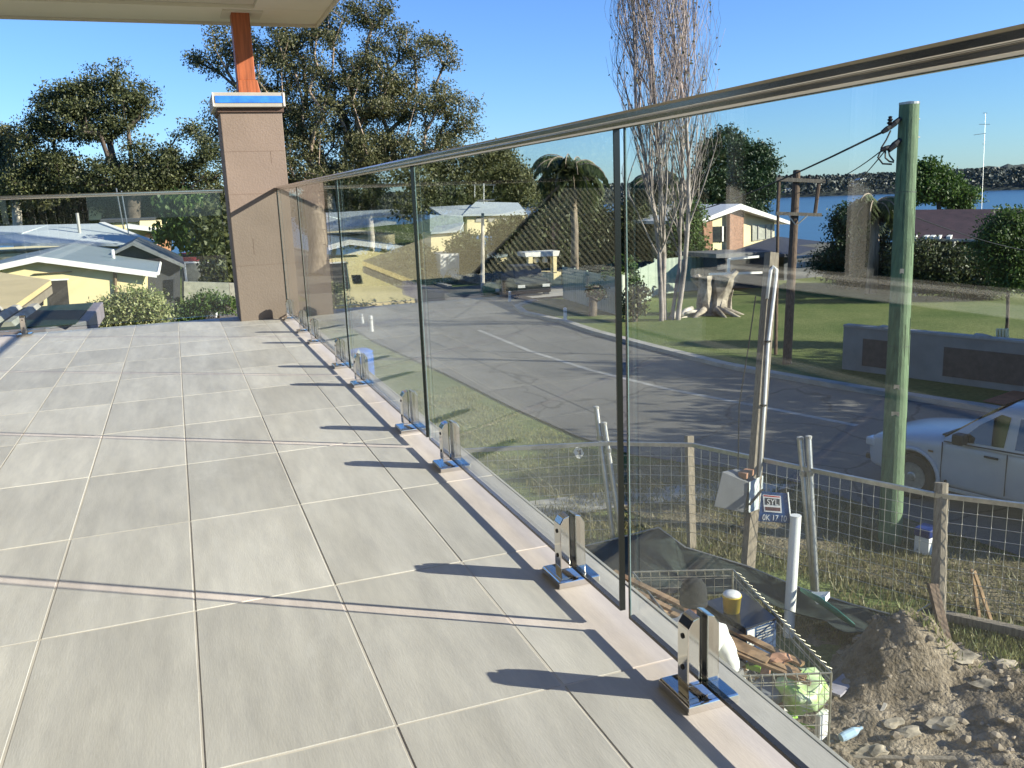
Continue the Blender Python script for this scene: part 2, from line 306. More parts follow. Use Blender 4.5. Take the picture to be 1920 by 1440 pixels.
# far shore: low wooded hills
def far_shore():
    n = 420; rows = 9; V = []; Fs = []
    for i in range(n):
        a = math.radians(-45+i*140/n); hgt = 8+5*noise.noise(Vector((i*.03, 0, 0)))+5*noise.noise(Vector((i*.1, 3, 0)))
        for j in range(rows):
            t = j/(rows-1); r = 760 + t*190 + 12*noise.noise(Vector((i*.05, j, 7))); z = -8.7 + (hgt+9+3*noise.noise(Vector((i*.6, j*.9, 1)))+2*noise.noise(Vector((i*1.7, j*2.1, 1))))*math.sin(min(t*1.4, 1)*math.pi/2)
            if j == 0: z = -8.9
            V.append((r*math.sin(a), r*math.cos(a), z))
    for i in range(n-1):
        for j in range(rows-1): q = i*rows+j; Fs.append((q, q+rows, q+rows+1, q+1))
    me = bpy.data.meshes.new('far_hills'); me.from_pydata(V, [], Fs)
    structure(link('far_hills', me, mat('hazed_bush', (.04, .052, .042), .95, var=.0, col2=(.028, .038, .032), scale=.09)))  # bluish low-contrast green, distance haze put into the colour
    leafm = leaf_mat('hazed_leaves', (.028, .038, .034), (.05, .064, .05), .1)  # same haze tone painted into the leaf colours
    N_ = 60000; a = np.radians(RNG.uniform(-25, 75, N_)); t = RNG.uniform(0, 1, N_)**.8; r = 758+t*120
    z = -8.3+ (10.5+RNG.uniform(-1, 1.0, N_))*np.sin(np.minimum(t*1.4, 1)*np.pi/2)+RNG.uniform(0, 5, N_)+1
    Cn = np.stack([r*np.sin(a), r*np.cos(a), z], -1); s = RNG.uniform(.8, 1.5, N_)[:, None]
    d1 = RNG.normal(size=(N_, 3)); d1 /= np.linalg.norm(d1, axis=1)[:, None]; d2 = np.cross(d1, RNG.normal(size=(N_, 3))); d2 /= np.linalg.norm(d2, axis=1)[:, None]
    V = np.stack([Cn-d1*s, Cn-d2*s*.8, Cn+d1*s, Cn+d2*s*.8], 1).reshape(-1, 3)
    o = npmesh('far_shore_wood', V, 4, leafm); tag(o, 'dark wooded ridge on the far side of the lake', 'woodland', kind='stuff')
far_shore()
mw = mat('far_house_white', (.7, .7, .68), .7)
for (px, py, w, lb) in [(1604, 352, 9, 'tiny white shore house between the cross arm pole and the green pole'), (1612, 343, 7, 'tiny white house uphill from the shore house left of the green pole'), (1648, 362, 6, 'tiny white waterline house just left of the green pole'), (1560, 361, 8, 'tiny white waterline house just right of the cross arms'), (1478, 362, 7, 'tiny white waterline house behind the cross arms'), (1830, 342, 6, 'tiny white shore house left of the radio mast'), (1905, 339, 12, 'widest pale shore house at the right edge of the far hills')]:
    p = D(px, py, 735); k = MB().box((p.x, p.y, p.z), (w, w, 4), .4); k.prism([(p.x-w/2-.5, p.y-w/2, p.z+2), (p.x+w/2+.5, p.y-w/2, p.z+2), (p.x, p.y-w/2, p.z+4)], (0, w, 0))
    tag(k.obj('shore_house', mw), lb, 'house', 'tiny white houses on the far shore')

# ================================================================== BALCONY
slab = structure(MB().b2((-7, -3, -.35), (.862, 7.36, -.012)).obj('balcony_floor', mat('slab_concrete', (.40, .38, .33), .9)))
gr = MB().b2((-7, -3, -.012), (.858, 7.355, -.0011)).obj('grout_bed', m_grout, slab)
tm = MB().box((0, 0, -.006), (.3005, .600, .012)).mesh('tile')
half = MB().box((0, 0, -.006), (.3005, .600, .012))
first = None
xs = [-.047 - .1525 + .305*i for i in range(-10, 4)]
for xi, x in enumerate(xs):
    for j in range(-5, 11):
        y = 1.323+.605*j+.3025
        if y > 7.3: continue
        o = link('tile', tm, m_tile, slab); o.location = (x + .0, y, random.uniform(-.0006, .0006))
        if first is None: b = o.modifiers.new('bevel', 'BEVEL'); first = o
        b = o.modifiers.get('bevel') or o.modifiers.new('bevel', 'BEVEL'); b.width = .0012; b.segments = 1
# expansion of the edge: thin aluminium drip angle along the outer edge
structure(MB().b2((.860, -3, -.10), (.868, 7.38, .0015)).obj('floor_edge_trim', m_greypaint, None, bevel=.001))
# spigots
def spigot_part(parent, x, y, z=0, rz=0):
    o = bpy.data.objects.new('spigot', None); C.objects.link(o); o.parent = parent; o.matrix_parent_inverse = rootof(parent).inverted(); o.location = (x, y, z); o.rotation_euler = (0, 0, rz)
    return o
def spig_meshes():
    base = MB()
    def ring(h, z): return [Vector((sx*h, sy*h, z)) for sx, sy in ((-1, -1), (1, -1), (1, 1), (-1, 1))]
    r = [ring(.050, 0), ring(.050, .014), ring(.047, .018), ring(.028, .0185)]; vs = sum(r, []); fs = [(0, 3, 2, 1), (12, 13, 14, 15)]
    for i in range(3): fs += [(i*4+k, i*4+(k+1) % 4, (i+1)*4+(k+1) % 4, (i+1)*4+k) for k in range(4)]
    base.add(vs, fs)
    jl = MB(); w0, w1 = .0072, .031
    prof = [(-w0, .030), (-w1, .030), (-w1, .136), (-w1+.010, .152), (-w0, .156)]
    jl.prism([(a, -.017, b) for a, b in prof], (0, .034, 0))
    jr = MB(); jr.prism([(-a, -.017, b) for a, b in prof][::-1], (0, .034, 0))
    core = MB().box((0, 0, .024), (.060, .034, .0145))
    gasket = MB(); gasket.b2((-.0071, -.0160, .031), (-.0062, .0160, .153)); gasket.b2((.0062, -.0160, .031), (.0071, .0160, .153))
    bolt = MB()
    for z in (0,):
        bolt.lathe([(.0048, 0), (.0048, .0016), (.0022, .0020), (.0016, .0006)], (-w1, 0, z), 12, Matrix.Rotation(-math.pi/2, 3, 'Y'))
    foot = MB()
    for z in (0,): foot.tube([(0, -.0175, .028), (0, -.030, .022), (-.004, -.046, .019)], [.006, .005, .004], 8)
    return [('base_plate', base, m_chrome, .0015), ('clamp_jaw', jl, m_chrome, .0022), ('clamp_jaw', jr, m_chrome, .0022), ('clamp_foot', core, m_chrome, .001), ('gasket', gasket, m_black, 0), ('bolt', bolt, m_black, 0), ('bolt', bolt, m_black, 0)]
SPM = [(n, b.mesh(n), mt, bv) for n, b, mt, bv in spig_meshes()]
def add_spigot(parent, x, y, rz=0):
    s = spigot_part(parent, x, y, 0, rz)
    nb = 0
    for n, me, mt, bv in SPM:
        o = bpy.data.objects.new(n, me); C.objects.link(o); o.parent = s
        if n == 'bolt': o.location.z = (.060, .118)[nb]; nb += 1
        if not me.materials: me.materials.append(mt)
        if bv: b = o.modifiers.new('bevel', 'BEVEL'); b.width = bv; b.segments = 3; b.limit_method = 'ANGLE'
    return s
T = .006
bal = thing('glass_balustrade', 'long frameless glass balustrade with polished clamps along the right balcony edge', 'balustrade', (GX, 0, 0))
jts = [-1.48, -.015, 1.46, 2.94, 4.42, 5.9, 7.04]
ZB, ZT = .038, .9755
for a, b in zip(jts[:-1], jts[1:]):
    y0, y1 = a+.018, b-(.018 if b < 7 else .0)
    g = MB().b2((GX-T, y0+.004, ZB+.002), (GX+T, y1-.004, ZT)).obj('glass_panel', GLASS, bal)
    e = MB(); e.b2((GX-T, y0, ZB-.005), (GX+T, y1, ZB+.0015)); e.obj('glass_edge', m_edge, g)
    e = MB(); e.b2((GX-T, y0, ZB+.0015), (GX+T, y0+.004, ZT)); e.obj('glass_edge', m_edge, g)
    e = MB(); e.b2((GX-T, y1-.004, ZB+.0015), (GX-T+.0022, y1, ZT)); e.obj('glass_edge', m_edge, g)
    MB().b2((GX-T+.0023, y1-.002, ZB+.0015), (GX-T+.0050, y1, ZT)).obj('glass_edge', m_edge2, g)
for y in (-.25, .27, 1.20, 1.735, 2.68, 3.215, 4.15, 4.69, 5.62, 6.16, 6.92): add_spigot(bal, GX, y)
# handrail profile: square tube with lower slot lips
def rail(parent, p, q, side):
    mb = MB(); p = Vector(p); q = Vector(q); sd = Vector(side)
    prof = [(-.0085, 0), (-.0108, .003), (-.0112, .0105), (-.0095, .0118), (-.0118, .0135), (-.0118, .023), (-.009, .0275), (.009, .0275), (.0118, .023), (.0118, .003), (.009, 0), (.0066, 0), (.0066, .005), (-.0066, .005), (-.0066, 0)]
    mb.prism([p+sd*a+Vector((0, 0, b)) for a, b in prof], q-p); return mb.obj('handrail', m_rail, parent, bevel=.0008)
rail(bal, (GX, -1.6, .971), (GX, 7.03, .971), (1, 0, 0))
end = thing('glass_balustrade', 'glass balustrade with thin top rail across the far balcony end beside the column', 'balustrade', (-3, 7.24, 0))
xj = [-4.6, -3.3, -2.0, -.63+.0, .385]
for a, b in ((-4.5, -3.05), (-3.02, -1.55), (-1.52, .355)):
    g = MB().b2((a+.002, 7.24-T, ZB+.002), (b-.002, 7.24+T, ZT)).obj('glass_panel', GLASS, end)
    e = MB().b2((a, 7.24-T, ZB), (b, 7.24+T, ZB+.0015)); e.b2((a, 7.24-T, ZB+.0015), (a+.002, 7.24+T, ZT)); e.b2((b-.002, 7.24-T, ZB+.0015), (b, 7.24+T, ZT)); e.obj('glass_edge', m_edge, g)
for x in (-4.1, -3.4, -2.7, -1.9, -1.10): add_spigot(end, x, 7.24, math.pi/2)
rail(end, (-4.6, 7.24, .971), (.38, 7.24, .971), (0, 1, 0))
# column
col = thing('rendered_column', 'brown rendered balcony column with taped cap and red timber post on top', 'column', (.61, 7.28, 0))
sh = MB().b2((.405, 7.04, -.3), (.848, 7.50, 1.54)).obj('shaft', m_brown, col, bevel=.004)
mj = mat('hairline_joint', (.22, .155, .12), .9)
for z in (.42, .95, 1.26): MB().b2((.407, 7.0385, z), (.846, 7.0395, z+.0018)).obj('render_joint', mj, col)
for x, z0, z1 in ((.55, .50, .62), (.74, 1.17, 1.26)): MB().b2((x, 7.0385, z0), (x+.002, 7.0395, z1)).obj('hairline_crack', mj, col)
MB().b2((.39, 7.025, 1.54), (.862, 7.515, 1.572)).obj('cap_shade_band', mat('under_cap_shade', (.10, .065, .05), .9), col)  # solid dark band painting the shade under the cap
MB().b2((.362, 6.99, 1.572), (.872, 7.55, 1.675)).obj('cap', m_greypaint, col, bevel=.005)
MB().b2((.378, 6.985, 1.602), (.853, 6.9885, 1.650)).obj('masking_tape', m_tape, col)
MB().b2((.360, 6.983, 1.578), (.3685, 6.9895, 1.673)).obj('cap_corner', m_white, col); MB().b2((.859, 6.983, 1.578), (.872, 6.9895, 1.673)).obj('cap_corner', m_white, col)
MB().prism([(.562, 7.18, 1.676), (.725, 7.18, 1.676), (.705, 7.18, 1.785), (.565, 7.18, 1.785)], (0, .2, 0)).obj('post_shoe', m_wood, col, bevel=.004)
MB().b2((.565, 7.20, 1.785), (.695, 7.36, 2.30)).obj('timber_post', m_wood, col, bevel=.004)
# roof over the balcony
rf = thing('balcony_roof', 'cream eave and soffit of the roof over the balcony, top left', 'roof', (-3, 2, 2.3))
MB().b2((-8, -4, 2.30), (1.24, 7.62, 2.50)).obj('soffit', m_soffit, rf)
k = MB(); k.b2((-8, 7.10, 2.272), (1.24, 7.62, 2.2995)); k.obj('soffit_border', mat('soffit_border_paint', (.70, .67, .56), .8, var=.008, scale=1), rf, bevel=.003)
k = MB(); k.b2((.72, -4, 2.274), (1.24, 7.098, 2.2995)); k.obj('soffit_border', MATS['soffit_border_paint'], rf, bevel=.003)
k = MB(); k.b2((1.241, -4, 2.25), (1.262, 7.64, 2.50)); k.obj('fascia', m_soffit, rf); MB().b2((-8, 7.621, 2.25), (1.2405, 7.64, 2.50)).obj('fascia', m_soffit, rf)
MB().b2((.50, 7.15, 2.262), (.79, 7.44, 2.2715)).obj('post_collar', m_soffit, rf)
# house wall behind the camera (seen mirrored in the glass)
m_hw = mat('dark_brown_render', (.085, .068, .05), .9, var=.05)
hw = thing('house_wall', 'brown rendered house wall with long white window sill, facing the balustrade', 'wall', (-1.3, 1, 0))
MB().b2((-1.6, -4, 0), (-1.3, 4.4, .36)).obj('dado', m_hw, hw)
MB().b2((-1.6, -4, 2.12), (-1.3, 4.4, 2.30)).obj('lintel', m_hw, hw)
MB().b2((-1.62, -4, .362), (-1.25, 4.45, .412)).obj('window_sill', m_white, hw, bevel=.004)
w = MB().b2((-1.52, -4, .47), (-1.50, 4.36, 2.08)).obj('window_pane', mat('dull_window', (.012, .012, .012), .3, var=0, spec=.15), hw)
k = MB()
for y in (-3.4, -2.4, -1.45, -.5, .46, 1.42, 2.39, 3.35, 4.33): k.b2((-1.53, y-.022, .43), (-1.42, y+.022, 2.12))
k.b2((-1.53, -4, .412), (-1.42, 4.4, .43)); k.b2((-1.53, -4, 2.08), (-1.42, 4.4, 2.12)); k.obj('window_frame', m_white, hw)
MB().b2((-7, 4.25, 0), (-1.6, 4.4, 2.3)).obj('return_wall', m_brown, hw)
MB().b2((-7, -3, -4.1), (.5, 7.1, -.36)).obj('lower_storey', mat('lower_wall', (.45, .40, .33), .9), hw)
# lower roof just past the balcony end
lr = thing('lower_roof', 'ribbed metal lower roof with mauve grey fascia just past the balcony end', 'roof', (-2, 8.4, -.1))
m_mauve = mat('mauve_fascia', (.23, .20, .22), .6)
m_dkgreen = mat('dark_green_sheet', (.02, .05, .045), .75, spec=.2)
m_ribp = mat('weathered_rib', (.40, .38, .33), .75, spec=.2)
fpts = [(-5, 7.55), (-1.0, 7.55), (-.72, 7.85), (-.72, 9.4), (-5, 9.4)]
MB().prism([(x, y, -.14) for x, y in fpts], (0, 0, .15)).obj('fascia', m_mauve, lr, bevel=.01)
MB().b2((-4.95, 7.62, .011), (-.80, 9.3, .02)).obj('roof_sheet', m_dkgreen, lr)
for i in range(24):
    x = -4.9+i*.155; MB().prism([(x, 7.75, .02), (x+.10, 7.75, .02), (x+.075, 7.75, .055), (x+.025, 7.75, .055)], (.0, 1.5, 0)).obj('rib', m_ribp, lr)
MB().b2((-5, 7.6, -4.1), (-.9, 9.3, -.141)).obj('wall', MATS['lower_wall'], lr)
# ================================================================== VEGETATION
m_bark_g = mat('eucalypt_bark', (.30, .24, .18), .9, var=.3, scale=2, stretch=(3, 3, .4))
m_bark_w = mat('pale_bark', (.55, .50, .42), .85, var=.25, scale=2, stretch=(3, 3, .5))
m_bark_d = mat('dark_bark', (.10, .08, .06), .9, var=.3, scale=2)
m_bark_gr = mat('grey_twig_bark', (.36, .31, .275), .9, var=.3, scale=1.5)
lf_euc = leaf_mat('eucalypt_leaves', (.045, .06, .022), (.17, .172, .07), .3)
lf_dark = leaf_mat('dark_leaves', (.02, .032, .012), (.125, .145, .05), .25)  # leaf green darkened, backlit and shaded look put into the colour
lf_olive = leaf_mat('olive_leaves', (.05, .06, .022), (.19, .19, .075), .25)
lf_green = leaf_mat('green_leaves', (.03, .07, .012), (.12, .19, .04), .3)
lf_deep = leaf_mat('deep_green_leaves', (.012, .035, .012), (.05, .095, .03), .2)
lf_yel = leaf_mat('flowering_leaves', (.10, .15, .03), (.5, .5, .25), .3)
lf_palm = leaf_mat('palm_leaves', (.025, .045, .012), (.12, .15, .05), .25)
def quads(Cn, s, asp=.5, droop=0.0, flat=0.0):
    n = len(Cn); d1 = RNG.normal(size=(n, 3)); d1[:, 2] -= droop; d1 /= np.linalg.norm(d1, axis=1)[:, None]
    r_ = RNG.normal(size=(n, 3)); d2 = np.cross(d1, r_); d2 /= np.linalg.norm(d2, axis=1)[:, None]
    s = s[:, None]; return np.stack([Cn-d1*s, Cn-d2*s*asp+d1*s*.1, Cn+d1*s, Cn+d2*s*asp], 1).reshape(-1, 3)
def grow(root, base, lobes, nclump, nleaf, lsize, leafm, barkm, rtrunk, crad=.8, trunk_top=None, tipr=.02, asp=.5, droop=.4, shell=.45, lean=None, flat=.7):
    base = np.array(base, float); L_ = []; vol = np.array([l[1][0]*l[1][1]*l[1][2] for l in lobes])**.75; vol /= vol.sum()
    ks = RNG.choice(len(lobes), nclump, p=vol)
    for kx in ks:
        c, r = lobes[kx]; d = RNG.normal(size=3); d /= np.linalg.norm(d); t = RNG.uniform(shell, 1)**.7; L_.append(np.array(c)+d*np.array(r)*t)
    L_ = np.array(L_); top = np.array(trunk_top if trunk_top is not None else L_.mean(0)-[0, 0, .25*(L_[:, 2].max()-L_[:, 2].min())])
    nodes = [base+(top-base)*t+np.array([.15*math.sin(5*t), .12*math.cos(4*t), 0])*min(1, rtrunk*3)*(t > 0) for t in np.linspace(0, 1, 7)]
    par = [-1]+list(range(6)); order = np.argsort(np.linalg.norm(L_-top, axis=1)); leafs = []
    for i in order:
        p = L_[i]; A = np.array(nodes[3:]); v = p-A; d = np.linalg.norm(v, axis=1); cost = d*(1.35-.55*v[:, 2]/(d+1e-6)) + .22*np.linalg.norm(A-top, axis=1)
        j = int(np.argmin(cost))+3; q = nodes[j]; n = max(1, int(d[j-3]/(crad*1.4))); prev = j
        for k_ in range(1, n+1):
            t = k_/n; nn = q+(p-q)*t + RNG.normal(size=3)*.12*crad*(k_ < n) + np.array([0, 0, .12*d[j-3]*math.sin(t*math.pi)])*(k_ < n); nodes.append(nn); par.append(prev); prev = len(nodes)-1
        leafs.append(prev)
    w = np.zeros(len(nodes))
    for l in leafs:
        q = l
        while q >= 0: w[q] += 1; q = par[q]
    rad = tipr*np.sqrt(np.maximum(w, .6)); rad *= np.minimum(1, rtrunk/(tipr*np.sqrt(len(leafs))) ** .0); sc = rtrunk/rad[0]; rad = tipr+(rad-tipr*.9)*sc
    mb = MB()
    for i in range(1, len(nodes)):
        p = par[i]; nn = 8 if w[i] > 20 else (5 if w[i] > 3 else 3)
        mb.tube([nodes[p], nodes[i]], [min(rad[p], rad[i]*1.5) if p > 5 else rad[p], rad[i]], nn, cap=False)
    mb.obj('trunk', barkm, root, smooth=True)
    Cn = np.repeat(L_, nleaf, 0); Cn = Cn + np.clip(RNG.normal(size=Cn.shape), -1.5, 1.5)*np.array([1, 1, flat])*crad*.5*RNG.uniform(.5, 1.3, len(Cn))[:, None]
    npmesh('crown', quads(Cn, RNG.uniform(.6, 1.3, len(Cn))*lsize, asp, droop), 4, leafm, root)
def pix_lobes(ls, dep, zs=.75):
    out = []
    for px, py, rx, ry in ls:
        k_ = dep/FL; c = D(px, py, dep); out.append(((c.x, c.y, c.z), (rx*k_, rx*k_*zs, ry*k_)))
    return out
def tree(name, label, lobes, dep, basepx, ncl, nl, ls, lm, bm, rt, crad=.8, top=None, group=None, cat='tree', **kw):
    b = D(basepx, 600, dep); b.z = float(terr(b.x, b.y)); L_ = pix_lobes(lobes, dep)
    tp = D(top[0], top[1], dep) if top else None
    root = thing(name, label, cat, tuple(b), group=group); grow(root, tuple(b), L_, ncl, nl, ls, lm, bm, rt, crad, tuple(tp) if tp else None, **kw); return root
tree('eucalypt', 'tallest eucalypt with open olive crown directly behind the brown column', [(420, 90, 60, 55), (430, 230, 70, 60), (540, 240, 70, 70), (690, 180, 90, 60), (640, 330, 110, 30), (700, 290, 90, 40), (860, 240, 40, 40), (560, 60, 70, 60), (500, 130, 80, 90), (600, 110, 90, 90), (640, 30, 55, 40), (705, 20, 35, 30), (700, 110, 70, 60), (780, 90, 60, 45), (820, 110, 40, 40), (760, 190, 90, 60), (850, 200, 45, 35), (620, 230, 110, 70), (740, 280, 90, 50), (560, 320, 90, 50), (830, 265, 50, 35), (370, 120, 28, 30), (480, 330, 80, 40)], 62, 600, 620, 190, .095, lf_euc, m_bark_g, .65, .95, top=(590, 350), shell=.25, tipr=.045)
tree('spreading_tree', 'wide dark spreading tree with gaps of sky, left of the brown column', [(205, 145, 45, 32), (150, 185, 65, 40), (330, 310, 50, 30), (300, 330, 60, 30), (60, 345, 50, 30), (350, 245, 30, 20), (240, 190, 50, 35), (110, 230, 60, 50), (190, 225, 70, 40), (60, 290, 40, 55), (100, 320, 55, 40), (200, 330, 80, 30), (280, 285, 45, 28), (330, 330, 60, 40), (260, 340, 70, 30), (395, 300, 35, 50), (45, 240, 25, 30)], 56, 250, 430, 170, .095, lf_dark, m_bark_d, .5, .85, top=(255, 360), shell=.25, tipr=.03)
tree('gum_tree', 'pale trunked gum tree at the far left edge of the view', [(5, 260, 28, 22), (10, 345, 40, 40), (60, 350, 45, 35), (-40, 300, 60, 70)], 60, 38, 220, 110, .12, lf_olive, m_bark_w, .35, 1.0, top=(35, 330))
tree('gum_tree', 'dense dusty green gum tree behind the joint of the third glass panel', [(690, 340, 50, 60), (760, 350, 50, 60), (650, 370, 50, 45)], 66, 700, 260, 110, .13, lf_olive, m_bark_w, .28, 1.0, top=(695, 380))
tree('gum_tree', 'broad gum tree rising above the grey roofed houses beyond the road', [(850, 330, 65, 40), (920, 310, 55, 35), (970, 345, 35, 35), (880, 370, 60, 30), (810, 350, 40, 50)], 72, 870, 330, 110, .13, lf_olive, m_bark_w, .3, 1.0, top=(870, 380))
tree('gum_tree', 'leaning gum tree furthest left of those behind the second glass pane', [(620, 380, 45, 45), (640, 420, 40, 35), (600, 410, 40, 40)], 74, 630, 180, 110, .13, lf_dark, m_bark_w, .25, 1.0, top=(628, 420))
tree('gum_tree', 'bushy gum tree low between the two pale trunks beyond the road', [(720, 410, 50, 40), (690, 430, 45, 30), (760, 420, 40, 35)], 72, 722, 200, 110, .13, lf_olive, m_bark_w, .25, 1.0, top=(722, 430))
tree('gum_tree', 'dark spreading gum tree just left of the blue roofed house', [(790, 400, 40, 45), (780, 440, 45, 40), (820, 370, 45, 30)], 68, 790, 180, 110, .13, lf_dark, m_bark_d, .25, 1.0, top=(790, 430))
tree('gum_tree', 'olive gum tree filling the gap behind the television aerial', [(900, 360, 70, 30), (960, 365, 45, 25), (850, 345, 40, 40), (990, 360, 25, 20)], 78, 905, 210, 110, .13, lf_olive, m_bark_w, .25, 1.0, top=(900, 390))
tree('gum_tree', 'dark wide gum tree low behind the pale hip roof', [(30, 390, 70, 30), (110, 395, 70, 30), (190, 395, 60, 30), (-50, 380, 60, 50)], 80, 80, 280, 110, .13, lf_dark, m_bark_d, .3, 1.1, top=(80, 420))
tree('gum_tree', 'dark gum tree low behind the salmon annex', [(270, 395, 60, 30), (340, 385, 60, 35), (410, 380, 40, 40)], 78, 320, 250, 110, .13, lf_dark, m_bark_d, .3, 1.1, top=(320, 420))
tree('gum_tree', 'dark gum tree seen in the gap left of the brown column', [(150, 370, 70, 35), (230, 370, 60, 35), (310, 370, 60, 35), (80, 380, 60, 30)], 68, 200, 260, 110, .13, lf_dark, m_bark_d, .3, 1.0, top=(200, 420))
tree('garden_tree', 'bright green drooping tree in front of the dark trees, left of the column', [(345, 395, 30, 25), (370, 420, 32, 35), (330, 440, 26, 26), (385, 450, 25, 30)], 40, 375, 90, 70, .14, lf_green, m_bark_d, .12, .7, top=(365, 450), droop=1.5)
tree('garden_tree', 'bushy tree against the left side of the column, leaf colour darkened for garden shade', [(405, 470, 22, 60), (415, 540, 20, 40), (395, 420, 20, 30)], 34, 405, 90, 60, .13, lf_dark, m_bark_d, .12, .6, top=(405, 500))  # dark leaves stand in for the shaded garden beside the column
tree('round_evergreen', 'dense dark green evergreen with two rounded tops right of the bare poplar', [(1360, 290, 50, 45), (1345, 340, 45, 50), (1425, 300, 30, 42), (1410, 350, 42, 40), (1380, 400, 60, 30)], 70, 1380, 320, 190, .12, lf_deep, m_bark_d, .35, 1.0, top=(1380, 360))
tree('hedge_tree', 'dark hedge tree behind the green fence, left of the poplar', [(1090, 420, 50, 50), (1130, 470, 50, 50), (1190, 430, 60, 60), (1080, 480, 50, 40), (1180, 500, 60, 40)], 50, 1130, 280, 120, .11, lf_dark, m_bark_d, .2, .8, top=(1130, 490))
tree('hedge_tree', 'green leafed shrub tree close against the right of the poplar trunks', [(1282, 430, 28, 35), (1298, 485, 20, 35), (1270, 500, 30, 45), (1290, 400, 20, 20)], 44, 1285, 140, 120, .10, lf_green, m_bark_d, .14, .7, top=(1300, 500))
tree('hedge_tree', 'low dark shrub row behind the green fence under the ribbed roof reflection', [(1010, 500, 50, 25), (1070, 520, 50, 20), (1130, 520, 40, 20), (920, 510, 40, 20)], 52, 1060, 160, 110, .11, lf_dark, m_bark_d, .12, .7, top=(1060, 520))
tree('garden_bush', 'tall leafy bush left of the green power pole', [(1600, 420, 40, 40), (1585, 480, 35, 45), (1630, 450, 40, 50), (1620, 510, 50, 35), (1550, 490, 25, 30), (1650, 500, 35, 40)], 41, 1600, 240, 150, .075, lf_deep, m_bark_d, .14, .7, top=(1600, 500))
tree('garden_bush', 'bright bush behind the maroon roof right of the green power pole', [(1760, 355, 50, 25), (1800, 370, 30, 25), (1725, 340, 30, 35), (1745, 325, 30, 20)], 60, 1760, 150, 110, .13, lf_green, m_bark_d, .2, .8, top=(1760, 380))
tree('garden_bush', 'green bush in front of the maroon roof at the right edge', [(1885, 425, 32, 25), (1870, 465, 35, 30), (1915, 450, 30, 35), (1900, 500, 35, 40)], 25, 1890, 160, 150, .05, lf_green, m_bark_d, .1, .5, top=(1890, 500))
tree('garden_bush', 'dark mass of bushes under the maroon roof beams', [(1740, 500, 25, 45), (1790, 510, 45, 45), (1850, 520, 45, 40), (1700, 490, 25, 45)], 35.5, 1790, 200, 130, .07, lf_dark, m_bark_d, .1, .6, top=(1790, 520))
tree('flowering_shrub', 'cream flowering shrub by the ribbed lower roof at the balcony end', [(215, 585, 30, 18), (255, 570, 35, 22), (285, 590, 20, 20), (230, 605, 40, 15)], 17, 250, 130, 110, .032, lf_yel, m_bark_d, .05, .35, top=(250, 600))
tree('garden_shrub', 'small green shrub on the lawn beyond the balcony, beside the column', [(385, 570, 22, 14), (360, 590, 20, 12), (430, 572, 12, 12)], 26, 385, 70, 100, .045, lf_green, m_bark_d, .05, .4, top=(385, 580))
tree('street_shrub', 'thin young shrub in front of the pale green fence', [(1112, 545, 8, 10), (1125, 550, 8, 8)], 35, 1110, 16, 40, .07, lf_deep, m_bark_d, .03, .3, top=(1112, 560))
tree('street_shrub', 'grey leafed bush against the shaded part of the green fence', [(1195, 560, 18, 22), (1185, 580, 12, 12)], 33, 1190, 30, 50, .08, lf_olive, m_bark_d, .04, .4, top=(1190, 575))
tree('street_shrub', 'bright green bush over the fence top beside the black glass joint', [(1180, 520, 14, 18), (1172, 500, 10, 16), (1150, 520, 14, 14)], 36, 1172, 50, 60, .08, lf_green, m_bark_d, .04, .4, top=(1175, 540))
tree('hedge_tree', 'long dark clipped hedge mass beyond the road end, left of the white garage', [(720, 500, 45, 30), (770, 500, 45, 32), (700, 530, 40, 20), (760, 535, 50, 18)], 53, 740, 240, 110, .11, lf_dark, m_bark_d, .12, .8, top=(745, 520))
tree('hedge_tree', 'dark hedge between the white garage and the cream cottage', [(800, 505, 30, 40), (880, 505, 28, 42), (850, 530, 60, 18), (875, 470, 26, 30)], 53, 850, 220, 110, .11, lf_dark, m_bark_d, .12, .8, top=(850, 525))
tree('hedge_tree', 'dark tall hedge above the cream cottage, hiding the lake', [(960, 450, 40, 35), (1010, 440, 40, 40), (975, 500, 45, 35), (1040, 400, 30, 30), (1060, 450, 40, 40)], 56, 990, 280, 110, .12, lf_dark, m_bark_d, .15, .9, top=(990, 480))
tree('foundation_hedge', 'low dark hedge along the foot of the yellow gabled house', [(20, 640, 60, 25), (100, 640, 60, 25), (180, 640, 60, 25), (250, 640, 50, 25)], 27, 130, 160, 120, .06, lf_dark, m_bark_d, .06, .5, top=(130, 650))
# street trees past the right edge of the view whose shade falls across the lawn and road
def side_tree(label, x, y, h, r, ncl=150):
    z = float(terr(x, y)); root = thing('street_tree', label, 'tree', (x, y, z))
    grow(root, (x, y, z), [((x, y, z+h*.62), (r, r, h*.36)), ((x+r*.4, y-r*.3, z+h*.5), (r*.8, r*.8, h*.25))], ncl, 100, .14, lf_dark, m_bark_d, .3, 1.0)
side_tree('tall shade tree past the right edge, beyond the grey wall', 27, 10.6, 8.5, 2.4)
side_tree('round shade tree past the right edge, behind the parked car', 19.5, 5.5, 7, 2.6, 110)
side_tree('small shade tree past the right edge, near the terracotta driveway', 22, 9.5, 6, 2.4, 90)
for lab, ang, dist, h, rr in (('shade tree left of the view, beyond the yellow house', -17, 50, 13, 5), ('broad tree left of the view, behind the tan roof', -23, 46, 12, 5), ('tall tree left of the view, further round the street', -27, 52, 14, 6), ('bushy tree left of the view, nearest the balcony', -35, 40, 11, 5), ('dark tree left of the view, beside the house', -44, 42, 12, 5.5), ('last tree left of the view, past the house wall', -54, 40, 12, 5.5)):
    side_tree(lab, dist*math.sin(math.radians(ang)), dist*math.cos(math.radians(ang)), h, rr, 200)
